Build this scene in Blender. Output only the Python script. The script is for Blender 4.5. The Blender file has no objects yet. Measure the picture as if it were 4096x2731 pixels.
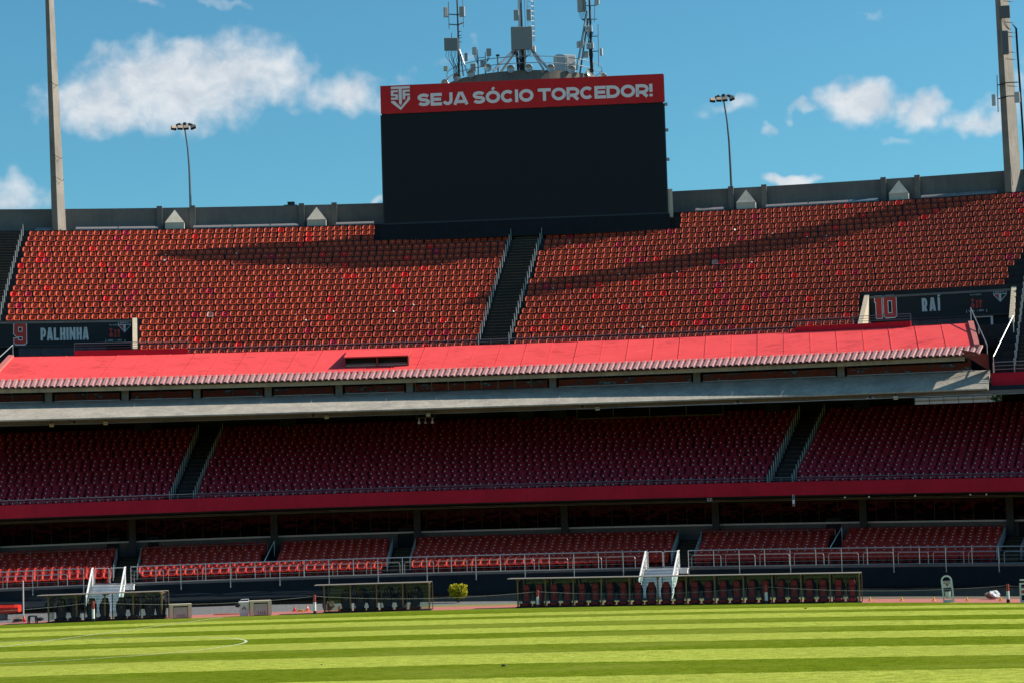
import bpy, bmesh, math, random
import numpy as np
from mathutils import Vector, Matrix, Euler

# ------------------------------------------------------------------ camera, sky, sun, exposure
scene = bpy.context.scene
col = scene.collection
cam_data = bpy.data.cameras.new('camera')
cam = bpy.data.objects.new('camera', cam_data)
col.objects.link(cam)
cam_data.sensor_width = 36.0
cam_data.lens = 36.0 * 9000 / 4096
cam_data.clip_start = 0.5
cam_data.clip_end = 6000
cam.location = (0, 0, 4.25)
cam.rotation_euler = (Matrix.Rotation(math.radians(90 + 4.6635), 3, 'X') @ Matrix.Rotation(-0.0305, 3, 'Z')).to_euler()
scene.camera = cam

SUN_EL, SUN_AZ = math.radians(36.5), math.radians(9)      # azimuth from +X towards +Y
SUN_DIR = Vector((math.cos(SUN_EL) * math.cos(SUN_AZ), math.cos(SUN_EL) * math.sin(SUN_AZ), math.sin(SUN_EL)))
sun_data = bpy.data.lights.new('sun', 'SUN')
sun_data.energy = 5.0
sun_data.angle = math.radians(0.53)
sun_data.color = (1.0, 0.90, 0.76)
sun = bpy.data.objects.new('sun', sun_data)
col.objects.link(sun)
sun.rotation_euler = SUN_DIR.to_track_quat('Z', 'Y').to_euler()
sun.location = (80, 10, 90)

scene.view_settings.view_transform = 'Standard'
scene.view_settings.look = 'None'
scene.view_settings.exposure = 0.48
scene.view_settings.gamma = 1.0
scene.cycles.max_bounces = 6
scene.cycles.transparent_max_bounces = 16
scene.cycles.caustics_reflective = False
scene.cycles.caustics_refractive = False
scene.cycles.use_denoising = True

world = bpy.data.worlds.new('World')
scene.world = world
world.use_nodes = True
wt = world.node_tree
wt.nodes.clear()


class NT:
    """small helper to write node maths as calls"""
    def __init__(s, tree): s.t = tree; s.n = tree.nodes; s.l = tree.links
    def new(s, kind, **kw):
        n = s.n.new(kind)
        for k, v in kw.items(): setattr(n, k, v)
        return n
    def put(s, sock, v):
        if v is None: return
        if hasattr(v, 'is_output') or hasattr(v, 'links'): s.l.new(v, sock)
        else: sock.default_value = v
    def m(s, op, a, b=None, c=None, clamp=False):
        n = s.new('ShaderNodeMath', operation=op, use_clamp=clamp)
        for i, v in enumerate((a, b, c)): s.put(n.inputs[i], v)
        return n.outputs[0]
    def vm(s, op, a, b=None, out=0):
        n = s.new('ShaderNodeVectorMath', operation=op)
        s.put(n.inputs[0], a); s.put(n.inputs[1], b)
        return n.outputs[out]
    def mix(s, f, a, b, blend='MIX'):
        n = s.new('ShaderNodeMix', data_type='RGBA', blend_type=blend)
        s.put(n.inputs['Factor'], f); s.put(n.inputs[6], a); s.put(n.inputs[7], b)
        return n.outputs[2]
    def noise(s, vec, scale, detail=4, rough=0.55, dist=0.0, dim='3D'):
        n = s.new('ShaderNodeTexNoise', noise_dimensions=dim)
        s.put(n.inputs['Vector'], vec)
        n.inputs['Scale'].default_value = scale; n.inputs['Detail'].default_value = detail
        n.inputs['Roughness'].default_value = rough; n.inputs['Distortion'].default_value = dist
        return n.outputs['Fac']
    def ramp(s, fac, stops, interp='LINEAR'):
        n = s.new('ShaderNodeValToRGB'); r = n.color_ramp; r.interpolation = interp
        while len(r.elements) > 1: r.elements.remove(r.elements[0])
        for i, (p, c) in enumerate(stops):
            e = r.elements[0] if i == 0 else r.elements.new(p)
            e.position = p; e.color = (*c[:3], 1)
        s.put(n.inputs[0], fac)
        return n.outputs[0]
    def smooth(s, v, lo, hi):
        n = s.new('ShaderNodeMapRange', interpolation_type='SMOOTHSTEP')
        s.put(n.inputs[0], v); n.inputs[1].default_value = lo; n.inputs[2].default_value = hi
        return n.outputs[0]


def build_sky():
    N = NT(wt)
    sky = N.new('ShaderNodeTexSky', sky_type='NISHITA')
    sky.sun_disc = False
    sky.sun_elevation = SUN_EL
    sky.sun_rotation = math.pi / 2 - SUN_AZ
    sky.altitude = 780
    sky.air_density = 1.0; sky.dust_density = 1.8; sky.ozone_density = 2.0
    tc = N.new('ShaderNodeTexCoord')
    d = tc.outputs['Generated']
    sep = N.new('ShaderNodeSeparateXYZ'); N.put(sep.inputs[0], d)
    x, y, z = sep.outputs
    az = N.m('ARCTAN2', x, y)
    el = N.m('ARCSINE', z)
    # cumulus banks: azimuth, elevation, half width, half height (degrees), weight
    banks = [(-6.68, 11.62, 1.33, 0.83, 1.00), (-8.45, 11.25, 2.05, 0.94, 1.05), (-10.26, 10.76, 1.44, 0.64, 0.95), (-7.33, 12.06, 1.22, 0.39, 0.80),
             (-9.23, 10.49, 2.11, 0.33, 0.70), (-4.13, 11.05, 0.94, 0.50, 0.90), (-5.14, 10.73, 0.67, 0.16, 0.50), (-12.61, 8.54, 0.67, 0.50, 0.85),
             (-11.81, 8.33, 0.55, 0.22, 0.50), (9.07, 10.33, 0.94, 0.50, 1.05), (10.64, 10.07, 0.50, 0.44, 0.95), (11.97, 9.66, 1.05, 0.35, 0.80),
             (12.68, 9.94, 0.67, 0.39, 0.70), (5.93, 10.41, 0.67, 0.22, 0.60), (7.58, 10.16, 0.44, 0.13, 0.70), (6.84, 9.81, 0.27, 0.14, 0.70),
             (7.23, 8.48, 0.61, 0.18, 1.00), (10.17, 9.34, 0.33, 0.13, 0.50), (-0.91, 12.07, 0.31, 0.24, 0.55), (-1.75, 11.98, 0.31, 0.20, 0.40),
             (-7.08, 13.35, 0.50, 0.11, 0.50), (-8.96, 13.29, 0.28, 0.17, 0.50), (9.49, 12.47, 0.33, 0.09, 0.40), (-3.36, 8.31, 0.22, 0.11, 0.70),
             (-11.72, 10.86, 0.22, 0.44, 0.55), (13.03, 10.56, 0.33, 0.67, 0.50), (-2.55, 11.34, 0.22, 0.20, 0.50),
             (30, 13, 5, 1.6, 1), (44, 20, 7, 2.4, 1), (-34, 15, 6, 2, 1), (-55, 22, 8, 3, 1), (75, 25, 9, 3, 1), (-80, 14, 8, 2, 1),
             (110, 18, 9, 2.5, 1), (150, 25, 10, 3, 1), (-120, 22, 10, 3, 1), (-155, 16, 8, 2, 1), (5, 40, 10, 4, 1), (-30, 50, 12, 5, 1)]
    D = math.radians(1)
    warp = N.noise(d, 60, 2, 0.55)
    warp2 = N.noise(N.vm('ADD', d, (3.1, 1.7, 5.3)), 60, 2, 0.55)
    azw = N.m('ADD', az, N.m('MULTIPLY', N.m('SUBTRACT', warp, 0.5), 1.5 * D))
    elw = N.m('ADD', el, N.m('MULTIPLY', N.m('SUBTRACT', warp2, 0.5), 1.1 * D))
    cmb = N.new('ShaderNodeCombineXYZ'); N.put(cmb.inputs[0], azw); N.put(cmb.inputs[1], elw)
    best = 0.0
    for (a, e, ra, re, w) in banks:
        ra *= 1.14; re *= 1.14
        n = N.new('ShaderNodeVectorMath', operation='MULTIPLY_ADD')
        N.put(n.inputs[0], cmb.outputs[0])
        n.inputs[1].default_value = (1 / (ra * D), 1 / (re * D), 0); n.inputs[2].default_value = (-a / ra, -e / re, 0)
        q = N.m('MULTIPLY_ADD', N.vm('DOT_PRODUCT', n.outputs[0], n.outputs[0], 1), -w / 2.2, w)
        best = N.m('SMOOTH_MAX', best, q, 0.12)
    fine = N.noise(d, 90, 6, 0.56, 0.2)
    dens = N.m('ADD', best, N.m('MULTIPLY', N.m('SUBTRACT', fine, 0.5), 0.85))
    alpha = N.smooth(dens, 0.26, 1.02)
    # light and grey inside the cloud come from its own density
    body = N.noise(N.vm('MULTIPLY', d, (1, 1, 1.6)), 46, 4, 0.6, 0.5)
    shade = N.m('ADD', N.m('MULTIPLY', N.smooth(body, 0.30, 0.66), 0.75), N.m('MULTIPLY', N.smooth(fine, 0.35, 0.7), 0.25))
    cloud = N.mix(shade, (4.4, 4.9, 5.5, 1), (6.5, 6.7, 6.9, 1))
    tint = N.mix(1.0, sky.outputs[0], (0.45, 0.95, 1.0, 1), 'MULTIPLY')
    allc = N.mix(N.m('MULTIPLY', alpha, 0.93), tint, cloud)
    bg = N.new('ShaderNodeBackground'); bg.inputs[1].default_value = 0.092
    N.put(bg.inputs[0], allc)
    world.cycles.sampling_method = 'MANUAL'; world.cycles.sample_map_resolution = 512
    out = N.new('ShaderNodeOutputWorld')
    wt.links.new(bg.outputs[0], out.inputs[0])


build_sky()
random.seed(7)
rng = np.random.default_rng(7)

# ------------------------------------------------------------------ plan of the bowl
XC, YC = -8.5, 14.0           # centre of the stand's curve


def sag_k(z): return 0.00026 * min(1.0, max(0.0, (14 - z) / 6.5))


def P(u, s, z):
    """point on the stand: angle u, radius given by its depth s on the axis, height z (the lower levels fall slightly towards the ends)"""
    r = s - YC
    x = XC + r * math.sin(u)
    return Vector((x, YC + r * math.cos(u), z - sag_k(z) * (x - XC) ** 2))


def gz(x): return -0.00026 * (x - XC) ** 2      # ground height


# ------------------------------------------------------------------ materials
MATS = {}


def mat(name, color, rough=0.7, metal=0.0, noise=0.0, nscale=8.0, spec=0.5, bump=0.0, dark=None, coords='Object', detail=6):
    if name in MATS: return MATS[name]
    m = bpy.data.materials.new(name); m.use_nodes = True
    N = NT(m.node_tree); b = N.n['Principled BSDF']
    b.inputs['Roughness'].default_value = rough
    b.inputs['Metallic'].default_value = metal
    b.inputs['Specular IOR Level'].default_value = spec
    if noise or bump:
        tc = N.new('ShaderNodeTexCoord')
        geo = N.new('ShaderNodeNewGeometry')
        vec = geo.outputs['Position'] if coords == 'World' else tc.outputs['Object']
        f = N.noise(vec, nscale, detail, 0.6)
        c2 = dark or tuple(c * (1 - noise) for c in color)
        colr = N.ramp(f, [(0.28, c2), (0.72, color)])
        N.put(b.inputs['Base Color'], colr)
        if bump:
            bn = N.new('ShaderNodeBump'); bn.inputs['Strength'].default_value = bump; bn.inputs['Distance'].default_value = 0.03
            N.put(bn.inputs['Height'], N.noise(vec, nscale * 4, 6, 0.6)); N.put(b.inputs['Normal'], bn.outputs[0])
    else:
        b.inputs['Base Color'].default_value = (*color, 1)
    MATS[name] = m
    return m


def concrete_mat(name, base, stain, scale=0.7, rough=0.85):
    """weathered concrete: broad patches, fine grain and vertical rain streaks"""
    m = bpy.data.materials.new(name); m.use_nodes = True
    N = NT(m.node_tree); b = N.n['Principled BSDF']; b.inputs['Roughness'].default_value = rough
    b.inputs['Specular IOR Level'].default_value = 0.25
    pos = N.new('ShaderNodeNewGeometry').outputs['Position']
    broad = N.noise(pos, scale, 6, 0.65)
    streak = N.noise(N.vm('MULTIPLY', pos, (4.0, 4.0, 0.35)), 1.3, 5, 0.6)
    grain = N.noise(pos, 18, 4, 0.6)
    f = N.m('ADD', N.m('MULTIPLY', broad, 0.5), N.m('ADD', N.m('MULTIPLY', streak, 0.3), N.m('MULTIPLY', grain, 0.2)))
    N.put(b.inputs['Base Color'], N.ramp(f, [(0.36, stain), (0.5, tuple(0.5 * (a + c) for a, c in zip(base, stain))), (0.62, base)]))
    bn = N.new('ShaderNodeBump'); bn.inputs['Strength'].default_value = 0.35; bn.inputs['Distance'].default_value = 0.03
    N.put(bn.inputs['Height'], grain); N.put(b.inputs['Normal'], bn.outputs[0])
    MATS[name] = m
    return m


CONC = concrete_mat('light_concrete', (0.47, 0.425, 0.36), (0.24, 0.22, 0.20), 0.9)
CONC_G = concrete_mat('grey_concrete', (0.20, 0.19, 0.185), (0.13, 0.125, 0.125))
CONC_P = concrete_mat('pale_painted_concrete', (0.62, 0.57, 0.49), (0.48, 0.44, 0.38))
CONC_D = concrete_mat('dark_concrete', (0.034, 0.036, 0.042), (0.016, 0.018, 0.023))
CONC_B = concrete_mat('beige_concrete', (0.60, 0.50, 0.37), (0.46, 0.38, 0.29))
CONC_W = concrete_mat('wall_base_concrete', (0.19, 0.165, 0.13), (0.11, 0.10, 0.085))


def roof_paint(name, base, stain):
    """red roof paint with faded patches, scuffs and thin run marks"""
    m = bpy.data.materials.new(name); m.use_nodes = True
    N = NT(m.node_tree); b = N.n['Principled BSDF']; b.inputs['Roughness'].default_value = 0.7; b.inputs['Specular IOR Level'].default_value = 0.12
    pos = N.new('ShaderNodeNewGeometry').outputs['Position']
    broad = N.noise(pos, 0.45, 7, 0.68, 0.4)
    scr = N.noise(N.vm('MULTIPLY', pos, (0.6, 3.2, 3.2)), 1.6, 8, 0.72, 0.8)
    f = N.m('ADD', N.m('MULTIPLY', broad, 0.45), N.m('MULTIPLY', scr, 0.55))
    c = N.ramp(f, [(0.36, stain), (0.48, base), (0.56, base), (0.64, tuple(min(1, v * 1.12 + 0.02) for v in base))])
    N.put(b.inputs['Base Color'], c)
    bn = N.new('ShaderNodeBump'); bn.inputs['Strength'].default_value = 0.25; bn.inputs['Distance'].default_value = 0.04
    N.put(bn.inputs['Height'], scr); N.put(b.inputs['Normal'], bn.outputs[0])
    MATS[name] = m
    return m


ROOF = roof_paint('roof_red_paint', (0.78, 0.075, 0.080), (0.44, 0.036, 0.042))
REDWALL = concrete_mat('red_wall_paint', (0.52, 0.013, 0.038), (0.36, 0.010, 0.027), 0.5)
MAROON = mat('maroon_metal', (0.26, 0.05, 0.06), 0.5, 0, 0.3, 3)
CORR = mat('faded_corrugated_sheet', (0.47, 0.23, 0.23), 0.6, 0, 0.3, 2.2, 0.3, coords='World')
STEEL = mat('stainless_steel', (0.62, 0.62, 0.62), 0.35, 0.85, 0.15, 20)
GALV = mat('galvanised_steel', (0.34, 0.38, 0.40), 0.45, 0.7, 0.2, 14)
DKMETAL = mat('dark_metal', (0.035, 0.042, 0.05), 0.5, 0.3, 0.2, 10)
BLUEMETAL = mat('blue_grey_rail', (0.10, 0.15, 0.19), 0.5, 0.3)
WHITE = mat('white_paint', (0.84, 0.85, 0.86), 0.5, 0, 0.12, 5)
WHITESIGN = mat('white_vinyl', (0.80, 0.80, 0.86), 0.6)
GREYBLUE = mat('grey_vinyl', (0.50, 0.56, 0.60), 0.6)
PLATE = mat('number_plate_white', (0.80, 0.77, 0.80), 0.5)
BLACK = mat('black_cloth', (0.012, 0.020, 0.028), 0.85, 0, 0.3, 2.0, 0.2, 0.1)
NAVY = mat('black_screen', (0.007, 0.013, 0.019), 0.55, 0, 0.2, 30, 0.25)
BANNER = mat('red_banner_cloth', (0.60, 0.028, 0.035), 0.75, 0, 0.14, 0.8, 0.2, 0.15)
SIGNBLK = mat('black_sign_vinyl', (0.013, 0.020, 0.027), 0.6, 0, 0.25, 1.2, 0.3)
SIGNRED = mat('red_sign_vinyl', (0.46, 0.03, 0.022), 0.6)
PANELGREY = mat('antenna_grey', (0.36, 0.36, 0.38), 0.55, 0, 0.12, 3)
PANELWHITE = mat('antenna_white', (0.52, 0.53, 0.55), 0.5, 0, 0.1, 3)
CABLE = mat('black_cable', (0.012, 0.014, 0.017), 0.6)
BEIGE = mat('beige_box_paint', (0.66, 0.57, 0.42), 0.6, 0, 0.12, 4)
TREADY = mat('worn_yellow_paint', (0.26, 0.15, 0.035), 0.8, 0, 0.75, 5, coords='World')
REDPL = mat('red_plastic', (0.65, 0.02, 0.018), 0.4)
ORANGEPL = mat('orange_plastic', (0.85, 0.18, 0.02), 0.4)
YELLOWPL = mat('yellow_plastic', (0.72, 0.42, 0.02), 0.5)
GREENPL = mat('neon_green_plastic', (0.20, 0.75, 0.16), 0.4)
POSTRED = mat('red_post_paint', (0.38, 0.05, 0.04), 0.5, 0, 0.2, 5)
TRUNK = mat('bark', (0.10, 0.07, 0.045), 0.9, 0, 0.4, 20)
BROWN = mat('brown_bag_cloth', (0.09, 0.05, 0.035), 0.8, 0, 0.5, 9)
PLASTICW = mat('crinkled_white_plastic', (0.62, 0.66, 0.72), 0.35, 0, 0.55, 7, 0.5, 0.8)
LAMPFACE = mat('lamp_glass', (0.50, 0.37, 0.27), 0.35, 0, 0.1, 5)
CREAM = mat('cream_lamp_cover', (0.62, 0.55, 0.38), 0.5)
CHAIRRED = mat('chair_red_leather', (0.32, 0.012, 0.020), 0.42, 0, 0.15, 10)
CHAIRBLK = mat('chair_black_leather', (0.010, 0.014, 0.019), 0.38)
CHAIRGREY = mat('chair_emblem_thread', (0.20, 0.17, 0.18), 0.7)
POSTGOLD = mat('olive_post_metal', (0.26, 0.20, 0.11), 0.45, 0.4, 0.2, 8)


def seat_mat(name, lo, hi):
    """sun-faded seat plastic: every seat its own shade"""
    m = bpy.data.materials.new(name); m.use_nodes = True
    N = NT(m.node_tree); b = N.n['Principled BSDF']
    b.inputs['Roughness'].default_value = 0.5
    b.inputs['Specular IOR Level'].default_value = 0.2
    oi = N.new('ShaderNodeObjectInfo').outputs['Random']
    at = N.new('ShaderNodeAttribute', attribute_name='tint').outputs['Fac']
    r = N.m('FRACT', N.m('ADD', oi, at))
    pos = N.new('ShaderNodeNewGeometry').outputs['Position']
    n = N.noise(pos, 9, 4, 0.6)
    patch = N.noise(pos, 0.16, 3, 0.6)
    f = N.m('ADD', N.m('MULTIPLY', r, 0.45), N.m('ADD', N.m('MULTIPLY', n, 0.2), N.m('MULTIPLY', N.smooth(patch, 0.3, 0.7), 0.35)))
    N.put(b.inputs['Base Color'], N.ramp(f, [(0.1, lo), (0.9, hi)]))
    MATS[name] = m
    return m


S_ORANGE = seat_mat('seat_faded_orange_red', (0.37, 0.042, 0.016), (0.52, 0.066, 0.021))
S_RED = seat_mat('seat_bright_red', (0.70, 0.014, 0.010), (0.78, 0.030, 0.012))
S_CRIM = seat_mat('seat_crimson', (0.45, 0.012, 0.035), (0.52, 0.018, 0.045))
S_PINK = seat_mat('seat_bleached_pink', (0.50, 0.22, 0.20), (0.58, 0.28, 0.24))
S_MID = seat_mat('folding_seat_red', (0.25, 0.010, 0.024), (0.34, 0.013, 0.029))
S_LOW = seat_mat('lower_seat_red', (0.38, 0.022, 0.018), (0.50, 0.040, 0.019))


def glass_mat(name, tint, refl=0.05, dark=0.55):
    """clear pane: tinted see-through with a mirror coat"""
    m = bpy.data.materials.new(name); m.use_nodes = True
    N = NT(m.node_tree); N.n.clear()
    tr = N.new('ShaderNodeBsdfTransparent'); tr.inputs[0].default_value = (*tint, 1)
    gl = N.new('ShaderNodeBsdfGlossy'); gl.inputs['Roughness'].default_value = 0.02
    fr = N.new('ShaderNodeFresnel'); fr.inputs[0].default_value = 1.5
    f = N.m('MULTIPLY', fr.outputs[0], 0.6, clamp=True)
    df = N.new('ShaderNodeBsdfDiffuse'); df.inputs[0].default_value = (*[t * (0.25 if dark < 0.4 else 0.6) for t in tint], 1)
    mx0 = N.new('ShaderNodeMixShader'); mx0.inputs[0].default_value = dark
    N.l.new(tr.outputs[0], mx0.inputs[1]); N.l.new(df.outputs[0], mx0.inputs[2])
    mx = N.new('ShaderNodeMixShader'); N.put(mx.inputs[0], f)
    N.l.new(mx0.outputs[0], mx.inputs[1]); N.l.new(gl.outputs[0], mx.inputs[2])
    o = N.new('ShaderNodeOutputMaterial'); N.l.new(mx.outputs[0], o.inputs[0])
    MATS[name] = m
    return m


GLASS_CLEAR = glass_mat('dugout_glass', (0.80, 0.90, 0.88), dark=0.06)
GLASS_ACR = glass_mat('hazy_acrylic', (0.85, 0.80, 0.84), dark=0.4)


def dark_glass(name, wob, ior=1.6):
    m = bpy.data.materials.new(name); m.use_nodes = True
    N = NT(m.node_tree); b = N.n['Principled BSDF']
    b.inputs['Base Color'].default_value = (0.004, 0.006, 0.008, 1)
    b.inputs['Roughness'].default_value = 0.03
    b.inputs['IOR'].default_value = ior
    pos = N.new('ShaderNodeNewGeometry').outputs['Position']
    bn = N.new('ShaderNodeBump'); bn.inputs['Strength'].default_value = wob; bn.inputs['Distance'].default_value = 0.02
    N.put(bn.inputs['Height'], N.noise(pos, 1.7, 2, 0.5)); N.put(b.inputs['Normal'], bn.outputs[0])
    MATS[name] = m
    return m


GLASS_DARK = dark_glass('dark_window_glass', 0.35)
GLASS_LOW = dark_glass('dark_corridor_glass', 0.2, 1.28)


def grass_mat():
    m = bpy.data.materials.new('mown_grass'); m.use_nodes = True
    N = NT(m.node_tree); b = N.n['Principled BSDF']
    b.inputs['Roughness'].default_value = 0.8; b.inputs['Specular IOR Level'].default_value = 0.0
    pos = N.new('ShaderNodeNewGeometry').outputs['Position']
    sep = N.new('ShaderNodeSeparateXYZ'); N.put(sep.inputs[0], pos)
    wob = N.noise(pos, 1.6, 5, 0.7)
    wob2 = N.noise(pos, 0.12, 2, 0.5)
    t = N.m('ADD', sep.outputs[1], N.m('MULTIPLY', sep.outputs[0], 0.075))
    t = N.m('ADD', t, N.m('MULTIPLY', N.m('SUBTRACT', wob, 0.5), 0.9))
    t = N.m('ADD', t, N.m('MULTIPLY', N.m('SUBTRACT', wob2, 0.5), 0.8))
    edges = [8, 15, 22, 29, 36, 43, 50, 57, 63.6, 70, 76, 81.2, 86.3, 90.5, 95.1, 99.4, 104.1, 107, 110.5]
    lo, hi = (0.112, 0.160, 0.010), (0.305, 0.358, 0.056)
    stops = [(0.0, lo)]
    for i, e in enumerate(edges):
        stops.append((e / 125.0, hi if i % 2 == 0 else lo))
    # 63.6 to 70 and 110.5 to the edge are dark bands
    k = edges.index(63.6)
    stops = [(0.0, hi if k % 2 == 0 else lo)] + [(e / 125.0, lo if (i - k) % 2 == 0 else hi) for i, e in enumerate(edges)]
    stripe = N.ramp(N.m('DIVIDE', t, 125.0), stops, 'CONSTANT')
    fine = N.noise(N.vm('MULTIPLY', pos, (1.0, 0.55, 1.0)), 16, 6, 0.75)
    mid = N.noise(pos, 2.2, 5, 0.7)
    patch = N.noise(N.vm('MULTIPLY', pos, (0.5, 1.0, 1.0)), 0.16, 4, 0.6)
    v = N.m('ADD', N.m('MULTIPLY', N.m('SUBTRACT', fine, 0.5), 1.5), N.m('MULTIPLY', N.m('SUBTRACT', mid, 0.5), 0.95))
    c = N.mix(N.smooth(v, -0.34, 0.34), (0.50, 0.56, 0.40, 1), (1.50, 1.42, 1.6, 1))
    g = N.mix(1.0, stripe, c, 'MULTIPLY')
    g = N.mix(N.m('MULTIPLY', N.smooth(patch, 0.42, 0.66), 0.34), g, (0.25, 0.27, 0.05, 1))
    N.put(b.inputs['Base Color'], g)
    bn = N.new('ShaderNodeBump'); bn.inputs['Strength'].default_value = 0.6; bn.inputs['Distance'].default_value = 0.03
    N.put(bn.inputs['Height'], fine); N.put(b.inputs['Normal'], bn.outputs[0])
    MATS['grass'] = m
    return m


GRASS = grass_mat()


def line_mat():
    m = bpy.data.materials.new('chalk_line'); m.use_nodes = True
    N = NT(m.node_tree); b = N.n['Principled BSDF']; b.inputs['Roughness'].default_value = 0.9
    pos = N.new('ShaderNodeNewGeometry').outputs['Position']
    N.put(b.inputs['Base Color'], N.ramp(N.noise(pos, 5, 6, 0.75), [(0.36, (0.30, 0.36, 0.10)), (0.6, (0.66, 0.69, 0.52))]))
    return m


LINE = line_mat()


def track_mat():
    m = bpy.data.materials.new('red_running_track'); m.use_nodes = True
    N = NT(m.node_tree); b = N.n['Principled BSDF']; b.inputs['Roughness'].default_value = 0.9
    pos = N.new('ShaderNodeNewGeometry').outputs['Position']
    sep = N.new('ShaderNodeSeparateXYZ'); N.put(sep.inputs[0], pos)
    lane = N.m('FRACT', N.m('DIVIDE', N.m('ADD', sep.outputs[1], N.m('MULTIPLY', sep.outputs[0], 0.07)), 1.22))
    ln = N.m('LESS_THAN', lane, 0.05)
    base = N.ramp(N.noise(pos, 3, 6, 0.7), [(0.3, (0.36, 0.10, 0.085)), (0.7, (0.47, 0.145, 0.12))])
    N.put(b.inputs['Base Color'], N.mix(N.m('MULTIPLY', ln, 0.6), base, (0.62, 0.50, 0.45, 1)))
    return m


def gravel_mat():
    m = bpy.data.materials.new('grey_gravel'); m.use_nodes = True
    N = NT(m.node_tree); b = N.n['Principled BSDF']; b.inputs['Roughness'].default_value = 0.95
    pos = N.new('ShaderNodeNewGeometry').outputs['Position']
    v = N.new('ShaderNodeTexVoronoi'); v.inputs['Scale'].default_value = 9; N.put(v.inputs['Vector'], pos)
    f = N.m('ADD', N.m('MULTIPLY', v.outputs['Distance'], 0.6), N.m('MULTIPLY', N.noise(pos, 6, 6, 0.7), 0.7))
    N.put(b.inputs['Base Color'], N.ramp(f, [(0.3, (0.04, 0.044, 0.05)), (0.75, (0.17, 0.17, 0.18))]))
    bn = N.new('ShaderNodeBump'); bn.inputs['Strength'].default_value = 0.9; bn.inputs['Distance'].default_value = 0.05
    N.put(bn.inputs['Height'], f); N.put(b.inputs['Normal'], bn.outputs[0])
    return m


TRACK, GRAVEL = track_mat(), gravel_mat()


def far_stand_mat():
    """terraces of the stand behind the camera, seen only in window reflections"""
    m = bpy.data.materials.new('far_terrace_seats'); m.use_nodes = True
    N = NT(m.node_tree); b = N.n['Principled BSDF']; b.inputs['Roughness'].default_value = 0.8
    pos = N.new('ShaderNodeNewGeometry').outputs['Position']
    n = N.noise(N.vm('MULTIPLY', pos, (0.4, 0.4, 3.0)), 1.1, 4, 0.6)
    N.put(b.inputs['Base Color'], N.ramp(n, [(0.42, (0.03, 0.03, 0.035)), (0.5, (0.45, 0.09, 0.03)), (0.62, (0.52, 0.14, 0.05))]))
    return m


FARM = far_stand_mat()


def leaf_mat(name, lo, hi):
    m = bpy.data.materials.new(name); m.use_nodes = True
    N = NT(m.node_tree); b = N.n['Principled BSDF']; b.inputs['Roughness'].default_value = 0.7; b.inputs['Specular IOR Level'].default_value = 0.12
    pos = N.new('ShaderNodeNewGeometry').outputs['Position']
    N.put(b.inputs['Base Color'], N.ramp(N.noise(pos, 11, 4, 0.6), [(0.3, lo), (0.7, hi)]))
    return m


LEAFY = leaf_mat('golden_shrub_leaf', (0.20, 0.20, 0.008), (0.58, 0.52, 0.02))
LEAFG = leaf_mat('tree_leaf', (0.03, 0.06, 0.015), (0.10, 0.16, 0.04))

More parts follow.
